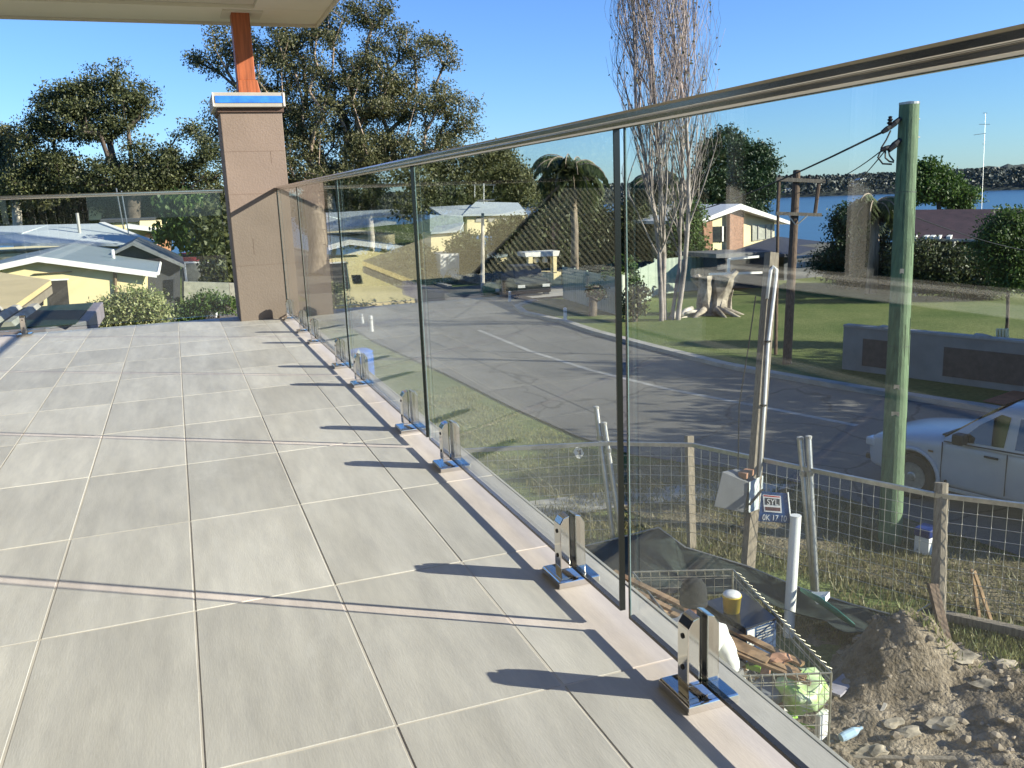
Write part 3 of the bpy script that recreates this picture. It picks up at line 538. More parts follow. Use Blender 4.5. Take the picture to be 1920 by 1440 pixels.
# palms
def palm(label, px, py, dep, fr, L0, nfr=26, lean=.0, tr=.2):
    c = D(px, py, dep); z0 = float(terr(c.x, c.y)); root = thing('palm_tree', label, 'palm', (c.x, c.y, z0))
    MB().tube([(c.x, c.y, z0), (c.x+.1, c.y, (z0+c.z)/2), tuple(c)], [tr*1.3, tr, tr*.9], 8).obj('trunk', m_bark_g, root, smooth=True)
    Q = []; mb = MB()
    for i in range(nfr):
        a = RNG.uniform(0, 2*math.pi); el = RNG.uniform(-.2, 1.35); L_ = L0*RNG.uniform(.75, 1.1); d = np.array([math.cos(a), math.sin(a), 0]); p = np.array(c); pts = [p.copy()]
        e = el
        for k_ in range(9): p = p+(d*math.cos(e)+np.array([0, 0, math.sin(e)]))*L_/9; e -= .26; pts.append(p.copy())
        mb.tube(pts, [.03]*10, 3, cap=False)
        for k_ in range(1, 10):
            for s_ in range(7):
                b = pts[k_-1]+(pts[k_]-pts[k_-1])*(s_/7); sd = np.cross(d, [0, 0, 1])
                for sg in (-1, 1):
                    ll = L_*.26*math.sin(.35+2.5*(k_/10)); tip = b+sd*sg*ll*.75+np.array([0, 0, -ll*1.1])+d*ll*.25+RNG.normal(size=3)*.05; wd = d*.05*fr; mid = (b+tip)/2
                    Q += [b, mid+wd, tip, mid-wd]
    mb.obj('frond_rib', m_bark_g, root)['kind'] = 'stuff'
    npmesh('fronds', np.array(Q), 4, lf_palm, root)['kind'] = 'stuff'
palm('large shaggy palm rising above the houses, left of the black glass joint', 1072, 320, 46, 1.4, 2.4, 40)
palm('smaller palm half hidden behind the bare poplar', 1225, 345, 50, 1.3, 2.0, 26)
palm('feathery palm in front of the lake, left of the green power pole', 1640, 385, 38, 1.2, 1.7, 26)
# bare poplar: many steep leafless stems
def poplar():
    base = G(1252, 606); root = thing('bare_poplar', 'tall leafless poplar with many steep grey stems', 'tree', tuple(base)); mb = MB(); tw = MB(); LV = []
    rng = random.Random(11)
    def lim(z): # crown half-width at height
        h = z-base.z; return .95+.9*min(1, max(0, (h-1.5)/6.0))**.8 if h < 12 else max(.4, 1.8*(1-(h-12)/12))
    def br(p, d, L, r, lev):
        n = max(3, int(L/.5)); pts = [p.copy()]; rs = [r]; q = p.copy(); dd = d.copy()
        for i in range(n):
            dd = (dd + Vector((rng.gauss(0, .055), rng.gauss(0, .055), .12))).normalized(); q = q+dd*(L/n); o = Vector((q.x-base.x, q.y-base.y))
            if o.length > lim(q.z): dd = (dd - Vector((o.x, o.y, 0)).normalized()*.45).normalized()
            pts.append(q.copy()); rs.append(max(.0045, r*(1-.85*(i+1)/n)))
            if q.z-base.z > 17.5: break
            if lev < 3 and q.z-base.z > 2.2:
                for _ in range({0: 3, 1: 2, 2: 1}[lev]):
                    if rng.random() < {0: .52, 1: .46, 2: .5}[lev]:
                        a = rng.uniform(0, 6.283); sp = rng.uniform(.25, .6); nd = (dd + Vector((math.cos(a), math.sin(a), .1))*sp).normalized()
                        br(q, nd, L*rng.uniform(.22, .42) if lev == 0 else L*rng.uniform(.3, .5), rs[-1]*.5, lev+1)
        (mb if lev < 2 else tw).tube(pts, rs, 6 if lev == 0 else (4 if lev == 1 else 3), cap=False)
        if lev >= 2:
            for p_ in pts[1:]:
                if rng.random() < .12: LV.append(tuple(p_))
    for i, (dx, dy, sx, L) in enumerate([(-.45, 0, -.05, 16.5), (.35, .1, .05, 17), (-.05, .3, .0, 17.5), (.6, -.2, .07, 14)]):
        br(base+Vector((dx*.6, dy*.6, 0)), Vector((sx, rng.uniform(-.06, .06), 1)).normalized(), L, rng.uniform(.075, .105), 0)
    mb.obj('trunk', m_bark_gr, root, smooth=True); tw.obj('twigs', m_bark_gr, root)['kind'] = 'stuff'
    V = np.array(LV); npmesh('withered_leaves', quads(V, RNG.uniform(.04, .08, len(V)), .6), 4, lf_olive, root)['kind'] = 'stuff'
    print('poplar', len(tw.f), len(mb.f))
poplar()
# ================================================================== HOUSES
def wallpoly(name, pts, vec, mt, par, **k): return MB().prism(pts, vec).obj(name, mt, par, **k)
VY = Vector((0, 1, 0))
# yellow house, left
def yellow_house():
    o = thing('gabled_house', 'yellow house with low blue grey gable roof, left of the column', 'house', (-4, 32, GZ)); P = Pl((0, 30, 0), (0, -1, 0))
    g = lambda a, b, off=0: P.P(a, b, off)
    wl = [g(-60, 516), g(70, 489), g(268, 515), g(268, 640), g(-60, 640)]; wallpoly('wall', wl, VY*9, m_cream, o)
    # roof planes with thickness
    ap = g(70, 480, .22); rt = g(293, 510, .22); lt = g(-80, 512, .22); dn = Vector((0, 0, -.07)); bk = VY*11
    wallpoly('roof', [ap, rt, rt+dn, ap+dn], bk, m_bluegrey, o); wallpoly('roof', [ap, lt, lt+dn, ap+dn], bk, m_bluegrey, o)
    f = Vector((0, -.03, 0)); d2 = Vector((0, 0, -.17))
    wallpoly('bargeboard', [ap+f, rt+f, rt+f+d2, ap+f+d2], (0, -.04, 0), m_white, o); wallpoly('bargeboard', [ap+f, lt+f, lt+f+d2, ap+f+d2], (0, -.04, 0), m_white, o)
    wallpoly('doorway_shade_panel', [g(90, 527, .01), g(126, 525, .01), g(131, 580, .01), g(93, 580, .01)], (0, -.03, 0), mat('doorway_shade', (.05, .045, .04), .8), o)  # dark slab on the wall, painting the shaded inside of the doorway
    wallpoly('window', [g(62, 556, .01), g(82, 554, .01), g(82, 572, .01), g(62, 574, .01)], (0, -.03, 0), m_window, o)
    MB().tube([g(215, 505, .06), g(219, 580, .06)], .05).obj('downpipe', mat('brown_pipe', (.2, .14, .08), .7), o)
    MB().b2(*[g(63, 513, .02), g(135, 510, .08)]).obj('awning_rod', m_darkwood, o)
    MB().prism([g(88, 524, .03), g(129, 522, .03), g(129, 525, .03), g(88, 527, .03)], (0, -.03, 0)).obj('door_head', m_white, o)
    MB().tube([rt+Vector((.04, 0, -.05)), rt+VY*10+Vector((.04, 0, -.05))], .06, 6).obj('gutter', m_white, o)
    p = g(213, 487, -4); MB().tube([p, p+Vector((0, 0, .35))], .06).obj('roof_vent', m_white, o)
yellow_house()
def pale_roof_house():
    o = thing('hip_roof_house', 'house with wide pale blue grey hip roof, furthest left', 'house', (-8, 47, GZ)); g = lambda a, b, y: Yp(a, b, y)
    e0, e1, e2 = g(-90, 455, 44), g(288, 457, 44), g(298, 452, 54); r0, r1 = g(92, 421, 49), g(186, 419, 49)
    MB().prism([e0, e1, r1, r0], (0, .0, -.12)).obj('roof', m_palegrey, o); MB().prism([e1, e2, r1], (0, 0, -.12)).obj('roof', m_palegrey, o)
    MB().prism([g(-120, 440, 46), g(40, 437, 46), g(92, 421, 49), g(-120, 428, 49)], (0, 0, -.1)).obj('roof', m_palegrey, o)
    MB().b2((e0.x, 44.6, GZ), (e1.x-.4, 54, e1.z-.13)).obj('wall', m_cream2, o)
    p = g(150, 440, 46.5); MB().tube([p, p+Vector((0, 0, 1.0))], .07).obj('flue', m_greypaint, o)
    MB().prism([r1+Vector((.0, -.05, .06)), e1+Vector((0, -.05, .06)), e1+Vector((.25, 0, .06)), r1+Vector((.25, 0, .06))], (0, 0, -.08)).obj('hip_cap', m_white, o)
    for a, b, h in ((232, 430, 1.9), (244, 455, 2.4)):
        p = g(a, b, 46); MB().tube([p, p+Vector((-.1, 0, h))], .03, 5).obj('aerial', m_galv, o)
pale_roof_house()
def small_left():
    o = thing('parapet_house', 'far ochre house with flat dark roof behind the pale hip roof', 'house', (-5, 62, GZ)); g = lambda a, b, y: Yp(a, b, y)
    MB().prism([g(211, 418, 60), g(262, 416, 60), g(262, 450, 60), g(211, 450, 60)], VY*5).obj('wall', m_cream, o); MB().prism([g(262, 414, 59.5), g(312, 413, 59.5), g(312, 460, 59.5), g(262, 460, 59.5)], VY*5).obj('wall', m_cream, o)
    MB().prism([g(188, 411, 59.8), g(290, 408, 59.8), g(290, 415, 59.8), g(188, 418, 59.8)], VY*6).obj('roof', m_darkwall, o)
    o = thing('salmon_house', 'salmon walled annex with white edge right of the pale hip roof', 'house', (-2, 56, GZ))
    MB().prism([g(272, 440, 56), g(312, 437, 56), g(320, 475, 56), g(272, 475, 56)], VY*4).obj('wall', mat('salmon_wall', (.62, .30, .16), .8), o)
    MB().prism([g(235, 421, 55.5), g(318, 434, 55.5), g(318, 438, 55.5), g(235, 428, 55.5)], VY*4).obj('roof_edge', m_white, o)
    o = thing('grey_gable_shed', 'dark grey gabled shed between the yellow house and the column', 'shed', (-1.5, 36, GZ)); P = Pl((0, 36, 0), (0, -1, 0)); q = P.P
    MB().prism([q(222, 470), q(248, 459), q(338, 497), q(338, 600), q(300, 600), q(222, 560)], VY*6).obj('wall', m_darkwall, o)
    a, r, l = q(248, 454, .4), q(346, 497, .4), q(212, 472, .4); dn = Vector((0, 0, -.12))
    MB().prism([a, r, r+dn, a+dn], VY*7).obj('roof', mat('shed_roof', (.16, .17, .17), .6), o); MB().prism([a, l, l+dn, a+dn], VY*7).obj('roof', MATS['shed_roof'], o)
    MB().prism([q(308, 525, .01), q(325, 524, .01), q(325, 560, .01), q(308, 561, .01)], (0, -.03, 0)).obj('window', m_window, o)
    o = thing('garden_wall', 'long low grey wall beside the lawn behind the balcony end', 'wall', (0, 33, GZ)); q = Pl((0, 33, 0), (0, -1, 0)).P
    MB().prism([q(345, 528), q(470, 532), q(470, 566), q(345, 568)], (0, .2, 0)).obj('panel', mat('pale_panel', (.30, .30, .24), .8), o)
    o = thing('carport', 'carport with red awning edge right of the grey shed', 'carport', (.5, 42, GZ)); q = Pl((0, 42, 0), (0, -1, 0)).P
    MB().prism([q(338, 484), q(400, 483), q(404, 489), q(340, 490)], (0, 3, .1)).obj('awning', mat('red_awning', (.25, .02, .025), .6), o)
    MB().prism([q(340, 490.5), q(400, 490), q(400, 493), q(341, 494)], (0, .1, 0)).obj('gutter', m_white, o)
    for a in (345, 395): b = q(a, 493); MB().tube([b, (b.x, b.y, GZ)], .06, 6).obj('post', m_white, o)
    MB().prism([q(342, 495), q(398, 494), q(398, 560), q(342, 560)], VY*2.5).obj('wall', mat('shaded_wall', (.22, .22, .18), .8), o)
    o = thing('shed_roof_far', 'tiny cream shed among the dark trees far left', 'shed', tuple(Yp(178, 400, 75))); q = Pl((0, 75, 0), (0, -1, 0)).P
    MB().prism([q(167, 393), q(190, 391), q(190, 412), q(167, 412)], VY*3).obj('wall', m_cream2, o); MB().prism([q(165, 388), q(188, 386), q(192, 392), q(166, 394)], VY*3).obj('roof', m_tan, o)
    o['label'] = 'tiny cream shed among the dark trees far left'; o.name = 'small_shed'
small_left()
# neighbouring house beside the balcony, seen mirrored in the glass
def neighbour():
    o = thing('tan_roof_house', 'neighbouring house with broad tan roof and ribbed roof mirrored in the glass', 'house', (-5, 20, GZ))
    V_ = lambda px, py, y: mir(Yp(px, py, y))
    tip = Vector((-2.53, 20.84, -.49)); e1 = V_(850, 553, 14.5); tp = V_(905, 408, 33); nn = (e1-tip).cross(tp-tip).normalized()
    if nn.z < 0: nn = -nn
    def T_(px, py):
        d = ray(px, py); d = Vector((-d.x, d.y, d.z)); c = Vector((2*GX, 0, CAM.z)); return c + d*((tip-c).dot(nn)/d.dot(nn))
    e2 = T_(975, 566)
    MB().prism([tip, e1, e2, T_(1060, 470), T_(1040, 380), tp], nn*-.1).obj('roof', m_tan, o)
    f1 = Vector((0, 0, -.28)); MB().prism([tip+Vector((0, 0, -.13)), e1+Vector((0, 0, -.13)), e1+f1, tip+f1], (-.05, -.02, 0)).obj('fascia', m_greywood, o)
    MB().prism([tip+Vector((-1.2, -.3, -.45)), e1+Vector((-1.4, 1.0, -.3)), (e1.x-1.4, e1.y+1.0, GZ), (tip.x-1.2, tip.y-.3, GZ)], (-4, 1, 0)).obj('wall', mat('shade_toned_wall', (.20, .17, .12), .9), o)  # wall colour darkened to paint it as standing in shade
    # ribbed roof plane
    A, B, Cc = V_(882, 528, 13.6), V_(1050, 352, 23.5), V_(1250, 548, 10.2); n = (B-A).cross(Cc-A); n.normalize()
    if n.z < 0: n = -n
    def S(px, py, off=0):
        d = ray(px, py); d = Vector((-d.x, d.y, d.z)); c = Vector((2*GX, 0, CAM.z)); return c + d*((A+n*off-c).dot(n)/d.dot(n))
    ptl = [(882, 528), (1050, 352), (1330, 352), (1330, 550), (1250, 548)]
    MB().prism([S(*p) for p in ptl], n*-.1).obj('ribbed_roof', mat('dark_ribbed_sheet', (.055, .06, .035), .6, var=.2), o)
    m_rib = mat('pale_rib', (.48, .44, .30), .6, var=.2, scale=3); nrib = 0
    for i in range(60):
        t = i/26; x0 = 888+t*162; y0 = 522-t*170 if t < 1 else 354; x0 = x0 if t < 1 else 1050+(i-26)*9
        x1 = x0+(540-y0)*.80; y1 = 540
        if x1 > 1326: y1 = y0+(1326-x0)/.80; x1 = 1326
        if x0 > 1315 or y1-y0 < 6: continue
        MB().prism([S(x0, y0, .005), S(x1, y1, .005), S(x1+4.2, y1, .06), S(x0+3.2, y0, .06)], n*.02).obj('rib', m_rib, o)
    MB().prism([S(1050, 351), S(882, 527), S(882, 531), S(1050, 356)], n*.09).obj('hip_cap', m_bark_d, o)
neighbour()
# houses beyond the road
def far_houses():
    g = lambda a, b, y: Yp(a, b, y)
    o = thing('grey_roof_house', 'house with pale blue hip roofs and television aerial beyond the road', 'house', (14, 62, GZ))
    MB().prism([g(805, 388, 60), g(885, 384, 60), g(868, 404, 57), g(830, 404, 57)], (0, 0, -.12)).obj('roof', m_palegrey, o)
    MB().prism([g(868, 402, 57), g(892, 378, 60), g(972, 380, 60), g(988, 400, 57)], (0, 0, -.12)).obj('roof', m_palegrey, o)
    MB().prism([g(806, 402, 56.9), g(806, 440, 56.9), g(870, 440, 56.9), g(868, 406, 56.9)], (0, 4, 0)).obj('wall', mat('grey_blue_wall', (.35, .42, .42), .8), o)
    MB().prism([g(876, 404, 57.3), g(985, 402, 57.3), g(985, 440, 57.3), g(876, 440, 57.3)], (0, 4, 0)).obj('wall', m_cream2, o)
    for a in (892, 915, 940, 962): MB().prism([g(a, 408, 57.28), g(a+13, 408, 57.28), g(a+13, 416, 57.28), g(a, 416, 57.28)], (0, -.04, 0)).obj('window', m_greypaint, o)
    MB().prism([g(815, 425, 55), g(870, 416, 55), g(862, 432, 53), g(808, 436, 53)], (0, 0, -.1)).obj('roof', m_palegrey, o)
    MB().prism([g(808, 437, 53.3), g(862, 433, 53.3), g(862, 500, 53.3), g(808, 500, 53.3)], (0, 2, 0)).obj('wall', m_cream2, o)
    mb = MB(); b = g(907, 382, 58); 
    mb.tube([b, g(907, 344, 58)], .04, 5); mb.tube([g(884, 347, 58), g(929, 347, 58)], .03, 5); mb.tube([g(890, 370, 58), g(890, 347, 58)], .03, 5); mb.tube([g(895, 376, 58), g(927, 375, 58)], .05, 5); mb.tube([g(926, 347, 58), g(924, 361, 58)], .02, 4)
    tag(mb.obj('television_aerial', m_galv, o)); 
    o = thing('timber_light_pole', 'slim pale pole standing in front of the blue roofed house', 'pole', tuple(G(905, 555))); b = G(905, 548); t = D(905, 400, (b-CAM).dot(F)); MB().tube([b, t], [.11, .08], 8).obj('pole', m_bark_w, o)
    o = thing('cream_garage', 'low white garage block in front of the blue roofed house', 'garage', tuple(g(842, 500, 50)))
    MB().prism([g(826, 477, 50), g(861, 475, 50), g(861, 530, 50), g(826, 530, 50)], VY*3).obj('wall', m_white, o); MB().prism([g(840, 480, 49.98), g(858, 479, 49.98), g(858, 503, 49.98), g(840, 504, 49.98)], (0, -.05, 0)).obj('door', m_palegrey, o)
    o = thing('cream_cottage', 'low cream walled cottage with grey roof partly behind the ribbed reflection', 'house', tuple(g(925, 500, 52)))
    MB().prism([g(905, 486, 52), g(960, 482, 52), g(965, 530, 52), g(905, 530, 52)], VY*3).obj('wall', m_cream2, o); MB().prism([g(900, 486, 51.6), g(950, 478, 51.6), g(965, 462, 54), g(905, 462, 54)], (0, 0, -.1)).obj('roof', m_bluegrey, o)
    o = thing('garden_pavilion', 'small cream porch with white roof edge and two hanging lamps beyond the fence', 'porch', tuple(g(1015, 530, 44))); q = Pl((0, 44, 0), (0, -1, 0)).P
    for a, b in ((991, 999), (1036, 1044)): MB().prism([q(a, 481), q(b, 481), q(b, 512), q(a, 512)], (0, .3, 0)).obj('post', m_cream, o)
    MB().prism([q(984, 474), q(1050, 470), q(1047, 480), q(986, 482)], (0, 1.2, 0)).obj('roof', m_white, o); MB().prism([q(976, 512), q(1052, 510), q(1054, 540), q(976, 540)], (0, 1.2, 0)).obj('base_wall', m_cream, o)
    for a in (1010, 1027): b = q(a, 487); MB().lathe([(.02, .2), (.16, 0), (.14, -.15), (.02, -.2)], (b.x, b.y+.4, b.z), 10).obj('lamp', m_white, o)
    o = thing('brick_chimney', 'tall pair of orange brick piers above the hedge, left of the black joint', 'chimney', tuple(g(1055, 500, 46))); q = Pl((0, 46, 0), (0, -1, 0)).P
    MB().prism([q(1040, 418), q(1046, 418), q(1049, 500), q(1043, 500)], (0, .5, 0)).obj('pier', m_brick, o); MB().prism([q(1048, 420), q(1055, 420), q(1057, 500), q(1050, 500)], (0, .5, 0)).obj('pier', m_brick, o); MB().prism([q(1061, 420), q(1065, 420), q(1067, 480), q(1063, 480)], (0, .3, 0)).obj('pier', m_cream2, o)
    o = thing('red_roof_house', 'small distant red roof among the trees beyond the road', 'house', tuple(g(735, 420, 80)))
    MB().prism([g(801, 393, 70), g(818, 390, 70), g(816, 397, 69), g(800, 398, 69)], (0, 0, -.1)).obj('roof', mat('red_tiles', (.30, .06, .04), .7), o); MB().prism([g(802, 398, 69.4), g(815, 397, 69.4), g(815, 410, 69.4), g(802, 410, 69.4)], VY).obj('wall', m_cream2, o)
far_houses()
def brick_house():
    d0 = D(1390, 500, 47); nrm = Vector((.12, -.99, 0)); P = Pl(d0, nrm); q = P.P; bk = -nrm.normalized()
    o = thing('brick_gable_house', 'two storey cream house with brick panels and white gable, right of the poplar', 'house', (d0.x, d0.y, GZ))
    MB().prism([q(1314, 414), q(1390, 387), q(1452, 408), q(1452, 500), q(1318, 560)], bk*9).obj('wall', m_cream2, o)
    MB().prism([q(1363, 398, .02), q(1388.5, 389, .02), q(1388, 470, .02), q(1362, 476, .02)], nrm*.25).obj('brick_panel', m_brick, o)
    MB().prism([q(1315, 413, .02), q(1332, 408, .02), q(1333, 475, .02), q(1318, 475, .02)], nrm*.15).obj('brick_panel', m_brick, o)
    a, r, l = q(1389, 382, .6), q(1482, 415, .6), q(1308, 415, .6); d = Vector((0, 0, -.28))
    for e in (r, l): MB().prism([a, e, e+d*.6, a+d], bk*10).obj('roof', m_white, o)
    w = MB().prism([q(1333, 425, .02), q(1361, 424, .02), q(1361, 453, .02), q(1333, 454, .02)], nrm*.04).obj('window', m_window, o); MB().prism([q(1353, 424, .07), q(1356, 424, .07), q(1356, 453, .07), q(1353, 453, .07)], nrm*.04).obj('frame', m_white, w)
    w = MB().prism([q(1410, 422, .02), q(1448, 420, .02), q(1448, 446, .02), q(1410, 452, .02)], nrm*.04).obj('window', mat('curtained_window', (.42, .42, .34), .4), o)
    for x in (1421, 1436, 1446): MB().prism([q(x, 421, .07), q(x+1.5, 421, .07), q(x+1.5, 448, .07), q(x, 449, .07)], nrm*.03).obj('frame', m_greypaint, w)
    dk = mat('dark_roof_sheet', (.035, .037, .05), .6)
    MB().prism([q(1362, 474, 1), q(1455, 443, 1), q(1560, 455, 1), q(1500, 476, 4), q(1362, 477, 4)], (0, 0, -.15)).obj('lower_roof', dk, o)
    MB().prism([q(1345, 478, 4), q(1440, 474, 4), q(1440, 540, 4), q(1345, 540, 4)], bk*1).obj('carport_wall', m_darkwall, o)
    MB().prism([q(1343, 476, 4.5), q(1442, 472, 4.5), q(1442, 482, 4.5), q(1343, 484, 4.5)], bk*3).obj('carport_roof', mat('grey_sheet', (.12, .125, .13), .6), o)
    mb = MB()
    for aa, bb in (((1366, 512), (1366, 486)), ((1366, 486), (1422, 481)), ((1330, 514), (1428, 511))): mb.beam(q(*aa, 5), q(*bb, 5), .10, .10)
    mb2 = mb.obj('gate_frame', m_white, o); mb2['label'] = 'white open gate frame in front of the dark carport'
    o = thing('balcony_rail_house', 'dark verandah with a row of white posts behind the timber power pole', 'verandah', tuple(G(1520, 560))); q2 = Pl(D(1520, 500, 42), nrm).P
    MB().beam(q2(1488, 483), q2(1560, 477), .12, .12).obj('beam', m_white, o); MB().beam(q2(1492, 502), q2(1550, 497), .06, .06).obj('beam', m_white, o)
    for i in range(9): MB().beam(q2(1495+i*6.2, 501-i*.5), q2(1495.5+i*6.2, 492-i*.5), .10, .10, up=(0, 1, 0)).obj('post', m_white, o)
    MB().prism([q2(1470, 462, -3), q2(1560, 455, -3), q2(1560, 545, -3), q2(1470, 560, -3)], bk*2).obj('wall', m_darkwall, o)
brick_house()
def maroon_house():
    P = Pl(D(1820, 450, 37), (-.62, -.78, 0)); q = P.P; bk = Vector((.62, .78, 0))
    o = thing('maroon_roof_house', 'long house with dark maroon roof right of the green power pole', 'house', tuple(G(1820, 640)))
    up = [q(1715, 393, -3), q(1990, 391, -3), q(1990, 452, 1), q(1700, 446, 1)]
    MB().prism(up, (0, 0, -.15)).obj('roof', m_maroon, o)
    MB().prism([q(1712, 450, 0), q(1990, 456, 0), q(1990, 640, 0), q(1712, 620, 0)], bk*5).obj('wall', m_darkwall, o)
    for i, x in enumerate((1713, 1734, 1746, 1758, 1778)): a = q(x, 446, 1.6); MB().beam(a, a+bk*.9+Vector((.3, 0, 0)), .16, .12).obj('pergola_beam', m_white, o)
    MB().beam(q(1708, 449, 1.2), q(1840, 451, 1.2), .08, .1).obj('pergola_beam', m_greypaint, o)
    for x in (1718, 1789): MB().beam(q(x, 449, 1.1), q(x, 560, 1.1), .09, .09, up=(0, 1, 0)).obj('post', m_greypaint, o)
    MB().prism([q(1714, 475, 1), q(1738, 473, 1), q(1738, 500, 1), q(1714, 502, 1)], bk*.4).obj('blue_screen', mat('blue_screen', (.10, .13, .30), .6), o)
    o = thing('radio_mast', 'thin radio mast with short antenna arms rising beside the maroon roof', 'mast', tuple(D(1840, 460, 45))); d = 45
    mb = MB(); mb.tube([D(1839, 440, d), D(1841, 380, d), D(1848, 212, d)], [.012, .010, .006], 5); mb.obj('mast', m_galv, o)
    for a, b in (((1836, 233), (1856, 233)), ((1826, 253), (1848, 250)), ((1843, 212), (1851, 212)), ((1842, 270), (1847, 270))): MB().tube([D(*a, d), D(*b, d)], .012, 4).obj('antenna_arm', m_galv, o)
maroon_house()
# ================================================================== FENCES, WALL, STREET THINGS
def sheet_fence(label, a, b, h, n):
    a = Vector((*a, GZ+.05)); b = Vector((*b, GZ+.05)); o = thing('sheet_fence', label, 'fence', tuple(a)); d = (b-a)/n; nn = Vector((-d.y, d.x, 0)).normalized()
    for i in range(n):
        p = a+d*i; mb = MB(); K = 12; pts = []
        for j in range(K+1): pts.append(p+d*(j/K)*.985+nn*(.02 if j % 2 else 0))
        vs = [v for v in pts]+[v+Vector((0, 0, h)) for v in pts]; vs += [v-nn*.012 for v in vs]; M_ = 2*(K+1)
        fs = [(j, j+1, K+2+j, K+1+j) for j in range(K)] + [(j+M_, K+1+j+M_, K+2+j+M_, j+1+M_) for j in range(K)] + [(K+1+j, K+2+j, K+2+j+M_, K+1+j+M_) for j in range(K)]
        mb.add(vs, fs).obj('panel', m_fencegreen, o)
        MB().box(p+Vector((0, 0, h/2+.02)), (.06, .06, h+.06)).obj('post', m_fencegreen, o)
    return o
sheet_fence('pale green steel fence along the lawn, left of the bare poplar', (16.6, 37.6), (16.0, 31.2), 1.55, 4)
sheet_fence('pale green steel fence running behind the poplar roots', (16.2, 31.0), (20.5, 36.0), 1.6, 4)
sheet_fence('short pale green steel fence between the poplar and the stump', (20.6, 36.2), (24.0, 36.9), 1.7, 2)
def rendered_wall():
    o = thing('rendered_wall', 'grey rendered front wall with darker inset panels across the road', 'wall', (16.1, 18, GZ)); a = Vector((16.06, 18.3, GZ)); b = Vector((18.6, 11.0, GZ)); d = (b-a).normalized(); L_ = (b-a).length; n = Vector((-d.y, d.x, 0))
    if n.x > 0: n = -n
    MB().beam(a+Vector((0, 0, .62)), b+Vector((0, 0, .62)), .22, 1.24).obj('wall', m_grey, o)
    for t0, t1 in ((.55, 1.7), (2.6, 4.4), (5.2, 6.9)):
        MB().beam(a+d*t0+n*.115+Vector((0, 0, .62)), a+d*t1+n*.115+Vector((0, 0, .62)), .02, .7).obj('inset_panel', mat('dark_brown_panel', (.11, .09, .07), .9), o)
    MB().beam(a+Vector((0, 0, 1.26)), b+Vector((0, 0, 1.26)), .28, .05).obj('coping', m_conc, o)
    for t in (1.0, 3.4, 6.0):
        p = a+d*t+Vector((0, 0, 1.28)); k = MB().ico(p, .16, .25, 1, (1, 1.3, .5)); tag(k.obj('stone', m_conc), 'pale loose stone lying on the grey wall top, ' + {1.0: 'left', 3.4: 'middle', 6.0: 'right'}[t] + 'most of three', 'stone', 'stones on the wall')
    o = thing('garden_wall', 'dark lower garden wall continuing past the grey rendered wall', 'wall', (18.6, 11, GZ)); MB().beam(b+Vector((0, 0, .5)), b+d*6+Vector((0, 0, .5)), .25, 1.0).obj('wall', mat('dark_brown_panel', (.11, .09, .07), .9), o)
    o = thing('letterbox', 'small pale slatted letterbox behind the grey wall', 'letterbox', tuple(D(1880, 650, 20.4))); q = Pl(D(1880, 640, 20.6), (-.9, -.4, 0)).P
    for i in range(4): MB().prism([q(1867+i*6, 617), q(1870+i*6, 617), q(1870+i*6, 641), q(1867+i*6, 640)], (.12, .05, 0)).obj('slat', m_cream2, o)
    MB().prism([q(1864, 641), q(1893, 642), q(1893, 700), q(1864, 700)], (.2, .08, 0)).obj('body', m_grey, o)
rendered_wall()
def bollard(label, px, py, h=.62, lean=0):
    b = G(px, py); k = MB().lathe([(.07, 0), (.07, h*.86), (.062, h*.88), (.062, h*.93), (.07, h*.94), (.055, h)], (0, 0, 0), 12); o = thing('bollard', label, 'bollard', (b.x, b.y, GZ), 0, 'white bollards at the road corners'); o.rotation_euler = (0, lean, 0)
    x = k.obj('post', m_white); x.parent = o; x = MB().lathe([(.073, h*.70), (.073, h*.80)], (0, 0, 0), 12).obj('reflector', m_greypaint); x.parent = o
bollard('upright white bollard on the near grass corner of the road', 697, 622, .62)
bollard('thin leaning white bollard left of the upright one on the near corner', 680, 607, .42, -.1)
bollard('white bollard on the far corner at the kerb, left of the black glass joint', 1060, 606, .60)
bollard('small white bollard far along the road near the dark parked car', 956, 566, .5)
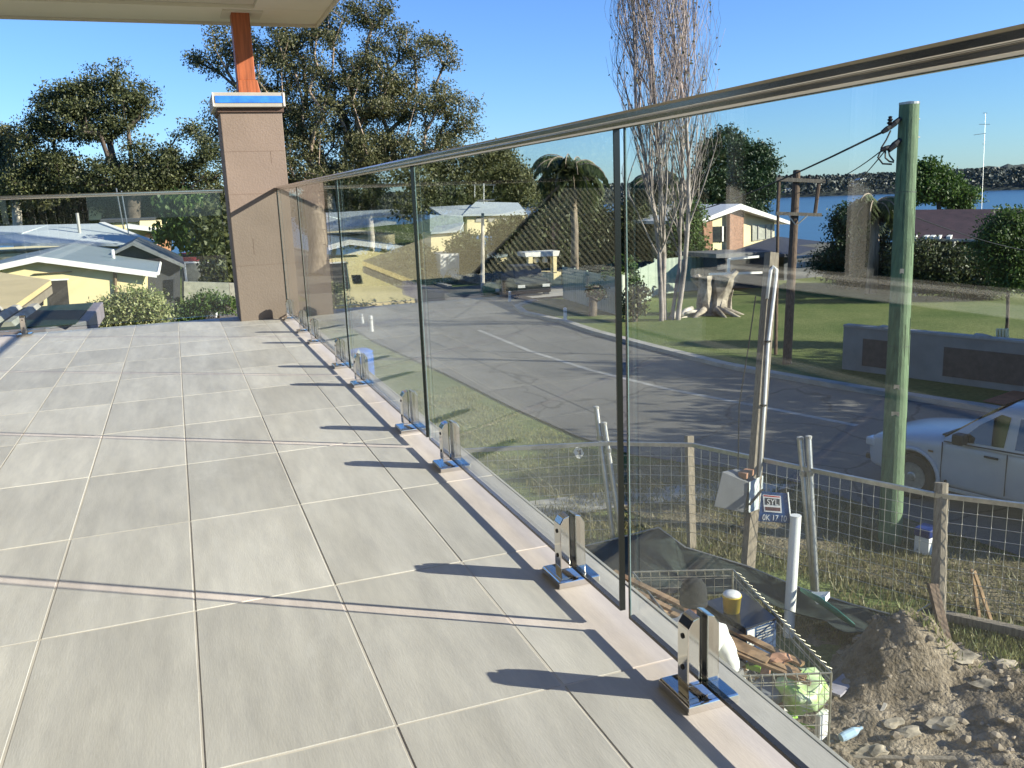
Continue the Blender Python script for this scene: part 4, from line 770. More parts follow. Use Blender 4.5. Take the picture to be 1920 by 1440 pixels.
# stump with pale roots and log pile
def stump():
    b = G(1332, 596); m_st = mat('stump_wood', (.52, .45, .35), .9, var=0, col2=(.10, .08, .06), scale=2.2, bump=.5, bscale=6); o = thing('dead_stump', 'massive pale dead tree stump with cut limbs and twisted roots', 'stump', tuple(b)); mb = MB(); s = 34.1/FL; rr = random.Random(4)
    def pt(px, py, dd=0): return D(px, py, 34.1+dd)
    mb.tube([pt(1327, 596), pt(1322, 570), pt(1320, 540), pt(1318, 520)], [.42, .33, .32, .40], 10); mb.tube([pt(1345, 594, -.2), pt(1348, 565), pt(1352, 540), pt(1358, 522)], [.40, .34, .36, .42], 10)
    mb.tube([pt(1356, 530), pt(1370, 518), pt(1382, 508)], [.22, .16, .10], 8); mb.tube([pt(1312, 530), pt(1308, 515)], [.2, .12], 8); mb.tube([pt(1365, 545), pt(1367, 560), pt(1362, 585)], [.2, .12, .2], 8)
    for i_, v_ in enumerate(mb.v): q9 = Vector(v_); mb.v[i_] = tuple(q9+Vector((noise.noise(q9*2.2), noise.noise(q9*2.2+Vector((5, 0, 0))), 0))*.22)
    mb.obj('trunk', m_st, o)
    for i in range(9):
        a = rr.uniform(0, 6.28); l = rr.uniform(.6, 1.3); p = Vector((b.x+math.cos(a)*.3, b.y+math.sin(a)*.3, GZ+.35)); MB().tube([p, p+Vector((math.cos(a)*l*.5, math.sin(a)*l*.5, -.15)), p+Vector((math.cos(a)*l, math.sin(a)*l, -.36))], [.14, .09, .03], 6).obj('root', m_st, o, smooth=True)
    names = ['long split log lying lowest in the pile by the stump', 'short pale log leaning on the stump pile', 'thick grey log at the left end of the stump pile', 'thin bleached branch on top of the stump pile', 'forked pale log close to the poplar trunks', 'small broken log at the front of the stump pile']
    for i, (x0, y0, x1, y1, r) in enumerate([(1255, 603, 1300, 598, .13), (1275, 592, 1298, 578, .12), (1258, 598, 1275, 588, .16), (1285, 588, 1312, 584, .07), (1250, 606, 1262, 596, .10), (1300, 600, 1325, 603, .12)]):
        p = D(x0, y0, 33.4); q_ = D(x1, y1, 33.8); tag(MB().tube([p, (p+q_)/2+Vector((0, 0, .04)), q_], [r*.8, r, r*.7], 7).obj('log', m_bark_w, smooth=True), names[i], 'log', 'logs piled by the stump')
stump()
# power poles and wires
def poles():
    b = G(1668, 1018); dep = (b-CAM).dot(F); o = thing('power_pole', 'thick green treated timber power pole', 'power pole', tuple(b)); t = D(1705, 196, dep)
    MB().tube([b, b+(t-b)*.33, b+(t-b)*.66, t], [.152, .145, .138, .13], 20).obj('pole', m_treated, o, smooth=False)
    MB().lathe([(.134, 0), (.134, .03), (.02, .045)], tuple(t), 20).obj('cap', m_galv, o)
    mk = mat('pole_crack', (.03, .045, .025), .95); rr = random.Random(2)
    for i_ in range(16):
        a0 = rr.uniform(2.2, 5.4); f0 = rr.uniform(.03, .85); f1 = f0+rr.uniform(.05, .15)
        P0 = b+(t-b)*f0; P1 = b+(t-b)*f1; r0 = .153-.022*f0; r1 = .153-.022*f1; a1 = a0+rr.uniform(-.06, .06)
        MB().beam(P0+Vector((math.cos(a0), math.sin(a0), 0))*r0, P1+Vector((math.cos(a1), math.sin(a1), 0))*r1, .006, .003).obj('crack', mk, o)
    for f0, w_, h_ in ((.30, .10, .06), (.36, .07, .07), (.62, .05, .09)):
        P0 = b+(t-b)*f0; nn = (Vector((CAM.x, CAM.y, 0))-Vector((P0.x, P0.y, 0))).normalized(); sd = Vector((-nn.y, nn.x, 0)); c = P0+nn*(.150-.02*f0)+nn*.004
        MB().prism([c-sd*w_/2-Vector((0, 0, h_/2)), c+sd*w_/2-Vector((0, 0, h_/2)), c+sd*w_/2+Vector((0, 0, h_/2)), c-sd*w_/2+Vector((0, 0, h_/2))], nn*.003).obj('metal_tag', m_galv, o)
    for f0 in (.2, .45, .8): MB().lathe([(.151-.02*f0+.002, -.012), (.151-.02*f0+.002, .012)], tuple(b+(t-b)*f0), 24).obj('strap_band', mat('dull_band', (.10, .13, .09), .6), o)
    def ins(px, py, px2, py2, r=.035): return MB().tube([D(px, py, dep-.05), D((px+px2)/2, (py+py2)/2, dep-.05), D(px2, py2, dep-.05)], [r, r*1.4, r], 8)
    ins(1688, 222, 1668, 240, .03).obj('bracket', m_black, o); ins(1688, 262, 1666, 282, .035).obj('bracket', m_black, o); ins(1672, 236, 1654, 248, .028).obj('insulator', m_black, o)
    c = D(1669, 226, dep-.05); MB().lathe([(.01, .06), (.03, .05), (.02, .03), (.04, .01), (.02, -.01), (.045, -.03), (.02, -.06)], tuple(c), 10).obj('insulator', m_black, o); ins(1668, 275, 1652, 282, .025).obj('insulator', m_black, o)
    for pts in ([(1652, 282), (1646, 295), (1655, 307), (1672, 308)], [(1660, 280), (1660, 296), (1668, 303), (1676, 304)], [(1665, 278), (1668, 292), (1676, 302)], [(1670, 245), (1662, 262), (1652, 278)]):
        MB().tube([D(a, b_, dep-.04) for a, b_ in pts], .012, 6).obj('cable_loop', m_cable, o)
    for y in (223, 257): MB().lathe([(.012, -.02), (.012, .02)], tuple(D(1722, y, dep)), 6, Matrix.Rotation(math.pi/2, 3, 'Y')).obj('bolt', m_galv, o)
    def wire(label, p, q_, sag, r=.012):
        pts = [p+(q_-p)*t_+Vector((0, 0, -sag*4*t_*(1-t_))) for t_ in np.linspace(0, 1, 14)]; tag(MB().tube(pts, r, 5).obj('overhead_cable', m_cable), label, 'cable')
    wire('thick black cable dropping left from the green pole past the poplar', D(1656, 247, dep), D(1232, 403, 44), .35, .016)
    wire('thin cable running from the green pole towards the timber cross arm pole', D(1652, 283, dep), D(1545, 340, 24), .1, .009)
    wire('second thin cable below the first from the green pole to the cross arms', D(1660, 282, dep), D(1590, 350, 32), .1, .009)
    wire('pale sagging service wire in front of the maroon roof', D(1715, 407, 13), D(1925, 470, 20), .05, .008)
    # timber pole with double cross arms
    b = G(1475, 690); dep2 = (b-CAM).dot(F); o = thing('power_pole', 'dark timber power pole with two cross arms in front of the lake', 'power pole', tuple(b)); t = D(1494, 320, dep2)
    MB().tube([b, (b+t)/2, t], [.12, .115, .10], 12).obj('pole', m_darkwood, o)
    MB().beam(D(1455, 336, dep2-.12), D(1547, 340, dep2-.12), .09, .10).obj('cross_arm', m_greywood, o); MB().beam(D(1455, 400, dep2-.12), D(1540, 403, dep2-.12), .09, .09).obj('cross_arm', m_greywood, o)
    for a, b_ in (((1478, 403), (1492, 422)), ((1514, 404), (1494, 422))): MB().beam(D(*a, dep2-.18), D(*b_, dep2-.18), .03, .03).obj('brace', m_galv, o)
    for x0, x1 in ((1461, 1458), (1536, 1528)): MB().tube([D(x0, 338, dep2-.1), D(x1, 402, dep2-.1)], .05, 6).obj('hanger', m_darkwood, o)
    for x in (1475, 1483, 1517, 1531, 1461): c = D(x, 334, dep2-.12); MB().lathe([(.03, -.04), (.045, 0), (.03, .04), (.04, .07), (.01, .1)], tuple(c), 8).obj('insulator', m_black, o)
    b = G(1454, 672); dd = (b-CAM).dot(F); o = thing('slim_pole', 'slim dark pole just left of the cross arm power pole', 'pole', tuple(b)); MB().tube([b, D(1459, 395, dd)], [.05, .04], 8).obj('pole', m_darkwood, o)
    # service pole with conduit and meter box
    b = G(1400, 1092); dep3 = 11.15; o = thing('service_post', 'leaning square timber post with white conduit carrying a grey meter box', 'post', tuple(b)); t = D(1447, 474, dep3)
    MB().beam(b, t, .13, .12, up=(0, 1, 0)).obj('post', m_greywood, o)
    MB().tube([D(a, c, dep3-.08) for a, c in ((1424, 893), (1433, 760), (1440, 640), (1455, 520), (1456, 506), (1450, 500), (1445, 508), (1438, 560))], .022, 8).obj('conduit', m_pvc, o, smooth=True)
    for a, c in ((1432, 760), (1440, 640)): MB().box(D(a, c, dep3-.1), (.06, .05, .02)).obj('saddle', m_black, o)
    MB().tube([D(1417, 555, dep3-.1), D(1405, 640, dep3-.1), D(1386, 760, dep3-.12), D(1384, 880, dep3-.1)], .008, 5).obj('cord', m_cable, o)
    m_mb = mat('meter_box_grey', (.15, .155, .16), .5, var=.05); P_ = lambda a, c, d=0: D(a, c, dep3-.3+d)
    MB().add([P_(1354, 884), P_(1405, 905), P_(1394, 962), P_(1338, 950), P_(1385, 877, .35), P_(1430, 892, .35), P_(1424, 945, .35), P_(1368, 936, .35)], [(0, 1, 2, 3), (4, 7, 6, 5), (0, 4, 5, 1), (3, 2, 6, 7), (0, 3, 7, 4), (1, 5, 6, 2)]).obj('meter_box', m_mb, o, bevel=.008)
    MB().add([P_(1405, 904, -.02), P_(1429, 892, .3), P_(1427, 952, .3), P_(1404, 961, -.02), P_(1406, 904, .0), P_(1431, 892, .32), P_(1429, 952, .32), P_(1406, 961, .0)], [(0, 1, 2, 3), (4, 7, 6, 5), (0, 4, 5, 1), (3, 2, 6, 7), (0, 3, 7, 4), (1, 5, 6, 2)]).obj('open_lid', m_palegrey, o)
    MB().beam(P_(1406, 946, -.04), P_(1430, 918, .26), .02, .02).obj('strap', m_black, o)
    c = P_(1399, 888, .1); tag(MB().box(c, (.20, .11, .07), .5).obj('brick', m_brick), 'orange brick weighing down the grey meter box', 'brick')
poles()
# ================================================================== YARD
FX = [(1.2, 12.2), (3.4, 11.1), (5.25, 10.5), (6.2, 9.9), (6.85, 8.35), (7.45, 7.0), (8.6, 5.6), (10.2, 3.6)]
def pipe_fence():
    names = ['mesh site fence panel nearest the building, seen through the third glass pane', 'short mesh site fence panel behind the twin pipe posts', 'mesh site fence panel in front of the footpath', 'mesh site fence panel behind the meter box', 'mesh site fence panel in front of the green power pole', 'mesh site fence panel in front of the parked car', 'mesh site fence panel furthest right behind the rubble']
    for i in range(len(FX)-1):
        a = Vector((*FX[i], GZ)); b = Vector((*FX[i+1], GZ)); d = (b-a); L_ = d.length; d.normalize(); o = thing('site_fence', names[i], 'fence', tuple(a), 0, 'temporary mesh fence panels'); H = 1.50; z = Vector((0, 0, 1))
        MB().beam(a+z*H, b+z*H, .045, .05).obj('top_rail', m_galv, o)
        if i in (1, 4): pass
        mb = MB(); n = int(L_/.13)
        for k_ in range(1, n): p = a+d*(L_*k_/n); mb.beam(p+z*.12, p+z*(H-.03), .005, .005, up=(0, 1, 0))
        for k_ in range(1, 11): mb.beam(a+z*(.12+.135*k_), b+z*(.12+.135*k_), .005, .005)
        tag(mb.obj('wire_mesh', m_galv, o), kind='stuff')
pipe_fence()
def posts():
    P_ = [(1150, 1013, 1118, 766, .036, 'galvanised pipe fence post, left one of the pair behind the third glass pane', m_galv), (1166, 1015, 1133, 796, .036, 'galvanised pipe fence post, right one of the pair beside the black joint', m_galv),
          (1526, 1113, 1500, 824, .036, 'galvanised pipe fence post, left one of the pair behind the white pipe', m_galv), (1531, 1118, 1516, 822, .036, 'sunlit pipe fence post, right one of the pair behind the white pipe', m_galv)]
    for a, b, c, d, r, lab, mt in P_:
        g = G(a, b); dep = (g-CAM).dot(F); o = thing('fence_post', lab, 'post', tuple(g)); MB().tube([g, D(c, d, dep)], r, 12).obj('pipe', mt, o, smooth=False); MB().lathe([(r*1.12, 0), (r*1.12, .03), (.01, .04)], tuple(D(c, d, dep)), 12).obj('cap', m_greypaint, o)
        q_ = g+(D(c, d, dep)-g)*.78; MB().lathe([(r*1.25, -.03), (r*1.25, .03)], tuple(q_), 12).obj('clamp', m_galv, o)
    for (a, b, c, d, w, lab) in [(1297, 1030, 1292, 817, .10, 'square timber fence post in front of the footpath'), (1757, 1190, 1765, 905, .13, 'weathered round timber fence post in front of the parked car')]:
        g = G(a, b); dep = (g-CAM).dot(F); o = thing('timber_post', lab, 'post', tuple(g)); t = D(c, d, dep)
        if w < .12: MB().beam(g, t, w, w*.85, up=(0, 1, 0)).obj('post', m_greywood, o)
        else: MB().tube([g, (g+t)/2, t], [.085, .078, .07], 9).obj('post', m_greywood, o)
    g = G(1780, 1228); o = thing('prop_timber', 'dark plank propped against the weathered round post', 'plank', tuple(g)); MB().beam(g, D(1748, 1095, 9.55), .13, .04, up=(0, 1, 0)).obj('plank', m_darkwood, o)
    g = G(1478, 1190); dep = 9.8; o = thing('drain_pipe', 'upright white plastic drain pipe standing by the wire cage', 'pipe', tuple(g)); MB().lathe([(.062, 0), (.062, .01)], tuple(D(1492, 968, dep)), 16).obj('rim', m_pvc, o); MB().tube([D(1478, 1195, dep), D(1492, 968, dep)], .06, 18, cap=False).obj('pipe', m_pvc, o, smooth=True)
    o = thing('ground_rail', 'long grey timber rail lying on the ground at the right', 'rail', tuple(G(1765, 1172))); MB().beam(G(1765, 1168)+Vector((0, 0, .10)), G(1990, 1218)+Vector((0, 0, .10)), .10, .09).obj('rail', m_greywood, o)
    mr = mat('rusty_post_wood', (.34, .22, .12), .9, var=.3, scale=6)
    for (a, b, c, d, lab) in [(1838, 1172, 1822, 1067, 'left leaning yellow brown stake on the rough grass'), (1863, 1178, 1826, 1070, 'right leaning yellow brown stake on the rough grass')]:
        g = G(a, b); tag(MB().beam(g, D(c, d, (g-CAM).dot(F)), .035, .025, up=(0, 1, 0)).obj('stake', mr), lab, 'stake')
    # agent sign
    P2 = Pl(D(1452, 945, 9.9), (-.45, -.85, .25)); q = P2.P; o = thing('site_sign', 'blue site sign with red framed white panel between the meter box and white pipe', 'sign', tuple(D(1452, 980, 9.9)))
    MB().prism([q(1428, 921), q(1476, 925), q(1482, 981), q(1422, 977)], P2.n*-.012).obj('board', mat('sign_blue', (.01, .055, .17), .4), o)
    MB().prism([q(1430, 927, .003), q(1464, 930, .003), q(1466, 962, .003), q(1433, 959, .003)], P2.n*.002).obj('white_panel', m_pvc, o); MB().prism([q(1432, 928, .0055), q(1462, 931, .0055), q(1462, 933, .0055), q(1432, 930.5, .0055)], P2.n*.001).obj('red_stripe', mat('sign_red', (.5, .03, .02), .5), o)
    MB().prism([q(1434, 933, .0055), q(1462, 935.5, .0055), q(1462, 948, .0055), q(1434, 946, .0055)], P2.n*.001).obj('dark_panel', m_darkwall, o); MB().prism([q(1434, 950, .0055), q(1463, 952, .0055), q(1463.5, 959, .0055), q(1435, 957, .0055)], P2.n*.001).obj('lower_band', mat('sign_plum', (.12, .05, .05), .5), o)
    MB().beam(q(1477, 923, 0), q(1483, 984, 0), .012, .02).obj('edge_rail', m_pvc, o)
    def text(s_, a, b, c, name, mt, off):
        cu = bpy.data.curves.new(name, 'FONT'); cu.body = s_; cu.size = 1; cu.extrude = .002; ob = bpy.data.objects.new(name, cu); C.objects.link(ob)
        p0 = q(*a, off); p1 = q(*b, off); p2 = q(*c, off); ex = (p1-p0); ey = (p2-p0); w_ = ex.length; h_ = ey.length
        bpy.context.view_layer.update(); dm = ob.dimensions; sx = w_/max(dm.x, .01); sy = h_/max(dm.y, .01)
        M_ = Matrix.Identity(4)
        for i_ in range(3): M_[i_][0] = ex.normalized()[i_]*sx; M_[i_][1] = ey.normalized()[i_]*sy; M_[i_][2] = P2.n[i_]; M_[i_][3] = p0[i_]
        me = bpy.data.meshes.new_from_object(ob); bpy.data.objects.remove(ob); me.transform(M_); link(name, me, mt, o)
    text('SYL', (1438, 946), (1459, 947.5), (1438, 935), 'lettering', m_pvc, .008); text('0K 17 10', (1429, 975), (1474, 978), (1430, 964), 'lettering', m_pvc, .004)
    # wired fence tag
    q = Pl(D(1084, 848, 12.2), (-.3, -.9, .1)); o = thing('fence_tag', 'small white tag with dark mark hanging on the fence wire', 'tag', tuple(D(1084, 848, 12.2)))
    MB().prism(q.L([(1080, 838), (1091, 841), (1095, 851), (1088, 860), (1082, 859), (1075, 848)]), q.n*-.008).obj('plate', m_pvc, o); MB().prism(q.L([(1081, 845), (1089, 843), (1090, 853), (1084, 852), (1086, 849)], .002), q.n*.002).obj('mark', m_darkwall, o)
posts()
# drum
b = G(675, 722); o = thing('blue_drum', 'blue plastic drum with white drop mark on the grass below the clamps', 'drum', (3.9, 21.0, GZ))
m_drum = mat('blue_plastic', (.05, .17, .55), .4, var=.04); bx, by = D(674, 652, 24.2).xy
MB().lathe([(.32, 0), (.36, .05), (.36, .75), (.34, .80), (.36, .84), (.33, .88), (.22, .93), (.02, .95)], (bx, by, GZ), 28).obj('body', m_drum, o, smooth=True)
q = Pl((bx-.05, by-.34, 0), (-.12, -1, 0)); MB().prism(q.L([(672, 654), (677, 664), (675, 671), (669, 671), (668, 664)], 0), q.n*.01).obj('drop_mark', m_pvc, o)
# parked cars far
def far_car(label, px, py, heading, colr, nm):
    b = G(px, py); o = thing(nm, label, 'car', (b.x, b.y, GZ), heading); m_ = mat(nm+'_paint', colr, .5, var=.02)
    x = MB().prism([(-2.1, -.85, .3), (2.1, -.85, .3), (2.15, -.85, .75), (1.3, -.85, .95), (-2.0, -.85, .95), (-2.15, -.85, .6)], (0, 1.7, 0)).obj('body', m_, bevel=.06); x.parent = o
    x = MB().prism([(-1.7, -.72, .951), (1.1, -.72, .951), (.45, -.66, 1.4), (-1.3, -.66, 1.42)], (0, 1.4, 0)).obj('cabin', mat('dull_glass', (.015, .016, .018), .4, var=0), bevel=.05); x.parent = o
    x = MB().prism([(-1.25, -.64, 1.42), (.42, -.64, 1.405), (.35, -.6, 1.46), (-1.15, -.6, 1.47)], (0, 1.25, 0)).obj('roof', m_, bevel=.01); x.parent = o
    for sx in (-1.35, 1.35):
        for sy in (-.86, .66): x = MB().lathe([(.31, 0), (.31, .2)], (sx, sy, .31), 16, Matrix.Rotation(-math.pi/2, 3, 'X')).obj('wheel', m_black); x.parent = o
    for sy in (-.6, .6): x = MB().box((2.13, sy, .65), (.06, .35, .14)).obj('headlight', m_pvc); x.parent = o
far_car('dark parked four wheel drive by the side driveway across the road', 985, 553, math.radians(-100), (.015, .016, .02), 'dark_car')
b = G(922, 556); o = thing('green_tub', 'rounded dark green garden tub with a pale label by the far kerb', 'tub', tuple(b)); MB().lathe([(.36, 0), (.44, .1), (.48, .45), (.40, .6), (.18, .68), (.02, .7)], tuple(b), 18).obj('tub', mat('dark_green_plastic', (.01, .12, .05), .35), o, smooth=True); MB().box((b.x+.15, b.y-.47, b.z+.35), (.2, .05, .14)).obj('label_plate', m_pvc, o)
# dirt yard as a heightfield
def yard_h(x, y):
    v = Vector((x, y, 0)); h = .10*noise.noise(v*.8)+.06*noise.noise(v*2.3)+.035*noise.noise(v*6)+.02*noise.noise(v*14)
    r_ = noise.noise(v*3.1+Vector((9, 1, 0))); h += .10*max(0, r_-.1)
    h += .62*math.exp(-(((x-6.35)/.55)**2+((y-6.25)/.45)**2)**1.6)*(1+.25*noise.noise(v*5))
    h += .28*math.exp(-(((x-7.0)/1.3)**2+((y-4.6)/1.2)**2))
    h -= .22*math.exp(-(((x-5.6)/.5)**2+((y-7.0)/.7)**2))
    return GZ+.07+h*.9
def yard():
    xs = np.linspace(.55, 9.6, 230); ys = np.linspace(-1.5, 8.6, 230); V = []; Fs = []; ok = {}
    def inside(x, y): # yard side of the fence line, fading out
        return y < 8.7-(x-3.5)*.0 and (x*.78+y*.62) < 9.9
    for j, y in enumerate(ys):
        for i, x in enumerate(xs):
            f = x*.78+y*.62; e = smoothstep(9.3, 9.9, np.array(f)); t = smoothstep(8.0, 8.6, np.array(y))
            w_ = float(max(e, t)); V.append((x, y, yard_h(x, y)*(1-w_)+(GZ-.12)*w_))
    n = len(xs)
    for j in range(len(ys)-1):
        for i in range(n-1):
            if xs[i]*.78+ys[j]*.62 < 9.95: a = j*n+i; Fs.append((a, a+1, a+n+1, a+n))
    me = bpy.data.meshes.new('yard_soil'); me.from_pydata(V, [], Fs); structure(link('yard_soil', me, m_dirt, smooth=True))
    rr = random.Random(3); mb = MB()
    for _ in range(1500):
        x = rr.uniform(3.2, 9.2); y = rr.uniform(1.5, 7.8)
        if x*.78+y*.62 > 9.5: continue
        sz = rr.choice([.015, .02, .02, .025, .03, .04, .055]); mb.ico((x, y, yard_h(x, y)+sz*.25), sz, .3, 1, (1, rr.uniform(.6, 1.1), rr.uniform(.4, .7)))
    tag(mb.obj('clods', mat('soil_clods', (.30, .245, .18), .95, var=.3, scale=3)), 'brown clods and small stones strewn over the dug soil', 'rubble', kind='stuff')
    for px, py, r_, lab in [(1672, 1383, .12, 'round flat paving disc, left one lying in the rubble'), (1700, 1400, .13, 'tilted flat stone right of the round paving disc'), (1770, 1388, .15, 'broad flat ochre stone at the lower right of the rubble'), (1800, 1290, .17, 'jagged grey rock below the propped plank'), (1845, 1330, .16, 'jagged brown rock in the middle of the rubble'), (1880, 1290, .13, 'small pointed rock near the right edge of the rubble'), (1640, 1430, .14, 'pale rock at the lower edge beside the ledge')]:
        g = G(px, py); k = MB().ico((g.x, g.y, yard_h(g.x, g.y)+.01), r_*.75, .35, 2, (1.2, .8, .3)); tag(k.obj('rock', mat('yard_rock', (.34, .29, .215), .9, var=.35, scale=5, bump=.3, bscale=12)), lab, 'rock')
    for i, (a, b, c, d, w, mt, lab) in enumerate([(1630, 1240, 1560, 1300, .16, mat('mauve_board', (.33, .31, .34), .7), 'long mauve grey board lying on the soil beside the cage'), (1900, 1330, 1740, 1270, .07, m_greywood, 'thin weathered batten lying over the rubble'), (1600, 1420, 1900, 1425, .05, m_greywood, 'long thin batten across the bottom of the rubble'), (1640, 1365, 1660, 1320, .03, m_bark_w, 'short pale stick poking from the soil')]):
        p = G(a, b, -3.9); q_ = G(c, d, -3.86); tag(MB().beam(p, q_, w, .025).obj('board', mt), lab, 'board')
    g = G(1575, 1418); tag(MB().lathe([(.035, 0), (.04, .03), (.04, .14), (.03, .17), (.014, .2), (.014, .23)], (g.x, g.y, yard_h(g.x, g.y)+.05), 12, Matrix.Rotation(1.4, 3, 'Y')).obj('plastic_bottle', mat('clear_blue_plastic', (.45, .62, .75), .2)), 'crumpled clear bottle with blue label on the soil', 'bottle')
yard()
def tufts(name, label, poly_fn, n, box, h0, h1, mt, zf):
    pts = []; rr = np.random.default_rng(5)
    while len(pts) < n:
        x = rr.uniform(box[0], box[1]); y = rr.uniform(box[2], box[3])
        if poly_fn(x, y) and noise.noise(Vector((x*1.1, y*1.1, 3)))+rr.uniform(-.25, .35) > -.05: pts.append((x, y, zf(x, y)))
    P = np.array(pts); h = rr.uniform(h0, h1, n)[:, None]; a = rr.uniform(0, 6.283, n); w = np.stack([np.cos(a), np.sin(a), 0*a], 1)*h*.12; l = rr.normal(size=(n, 3))*.35; l[:, 2] = 1
    V = np.stack([P-w, P+w, P+l*h], 1).reshape(-1, 3); tag(npmesh(name, V, 3, mt), label, 'grass', kind='stuff')
gb = leaf_mat('grass_blades', (.13, .17, .045), (.32, .30, .12), .3); gd = leaf_mat('dry_blades', (.09, .10, .035), (.27, .235, .11), .3)
def vz(x, y): return GZ-.02
roadx = lambda y: np.interp(y, [0, 6, 9.5, 11.4, 12.5, 13.2, 14.3, 16, 19, 24, 27, 31], [11.6, 10.2, 9.6, 9.3, 8.97, 8.3, 7.6, 7.25, 6.98, 6.75, 6.5, 6.2])
tufts('verge_grass', 'short mown grass on the verge between balcony and road', lambda x, y: x < roadx(y)-.15, 90000, (.9, 9, 8.3, 22), .025, .07, gb, vz)
tufts('weeds', 'rough dry grass and weeds between the site fence and the road', lambda x, y: x*.78+y*.62 > 9.2 and x < roadx(y)-.05, 30000, (4, 10.8, 1, 13.6), .04, .13, gd, vz)
tufts('edge_grass', 'patch of green grass beside the lying timber rail', lambda x, y: 8.7 < x*.78+y*.62 < 10.2, 9000, (6.3, 9.8, 3, 7.5), .04, .11, gb, lambda x, y: yard_h(x, y)-.02 if x*.78+y*.62 < 9.5 else GZ)
structure(MB().prism([(.55, -14, GZ+.004), (12, -14, GZ+.004), (10.5, -1.5, GZ+.004), (.55, -1.5, GZ+.004)], (0, 0, .004)).obj('sand_yard', mat('pale_sand', (.46, .38, .27), .95, var=.15, scale=1.5)))
# shade cloth
def cloth():
    top = [(1075, 1030, 11.6), (1150, 1012, 11.5), (1235, 990, 11.3), (1285, 1027, 11.0), (1400, 1062, 10.6), (1500, 1103, 10.1), (1600, 1135, 9.9), (1700, 1160, 9.6), (1746, 1132, 9.5)]
    bot = [(1120, 1075, 10.9), (1180, 1100, 10.4), (1260, 1110, 10.2), (1330, 1110, 10.1), (1430, 1125, 9.9), (1540, 1165, 9.6), (1610, 1190, 9.2), (1690, 1205, 9.0), (1752, 1195, 9.2)]
    T_ = [D(*p) for p in top]; B_ = [D(*p) for p in bot]; n = 8*8+1; m_ = 9; V = []
    for i in range(n):
        u = i/8; a = min(int(u), 7); f = u-a; t = T_[a].lerp(T_[a+1], f); b_ = B_[a].lerp(B_[a+1], f)
        for j in range(m_):
            v = j/(m_-1); p = t.lerp(b_, v); p.z -= .10*math.sin(v*math.pi)*(1+.4*math.sin(u*3)); p.x += .05*math.sin(u*5+v*2)*v; p.y += .04*math.sin(u*7+v*3); V.append(p)
    Fs = [(i*m_+j, (i+1)*m_+j, (i+1)*m_+j+1, i*m_+j+1) for i in range(n-1) for j in range(m_-1)]
    o = thing('shade_cloth', 'dark green shade cloth sagging along the foot of the site fence', 'shade cloth', tuple(B_[4]))
    x = MB().add(V, Fs).obj('cloth', m_cloth, o, smooth=True); x.modifiers.new('solid', 'SOLIDIFY').thickness = .004
    MB().tube([t+Vector((0, 0, .008)) for t in T_], .010, 5).obj('hem', m_greypaint, o)
    pts = [D(1500, 1108, 9.75), D(1535, 1125, 9.5), D(1570, 1150, 9.3), D(1602, 1177, 9.15)]; off = [Vector((0, 0, 0)), Vector((.05, .02, -.08)), Vector((.05, 0, -.08)), Vector((0, 0, 0))]
    q_ = []; 
    for p, o_ in zip(pts, off): q_ += [p+Vector((0, 0, .035)), p+o_]
    y_ = MB().add(q_, [(0, 1, 3, 2), (2, 3, 5, 4), (4, 5, 7, 6)]).obj('green_strip', m_clothg, smooth=True); y_.modifiers.new('solid', 'SOLIDIFY').thickness = .01; tag(y_, 'bright green folded strip hanging over the dark shade cloth', 'strip')
    p = [D(1522, 1120, 9.7), D(1532, 1133, 9.6), D(1548, 1130, 9.55), D(1556, 1120, 9.6)]; k = MB().prism(p, (.02, .03, .05)); tag(k.obj('plastic_scrap', m_pvc), 'white plastic scrap at the foot of the pipe post pair', 'scrap')
cloth()
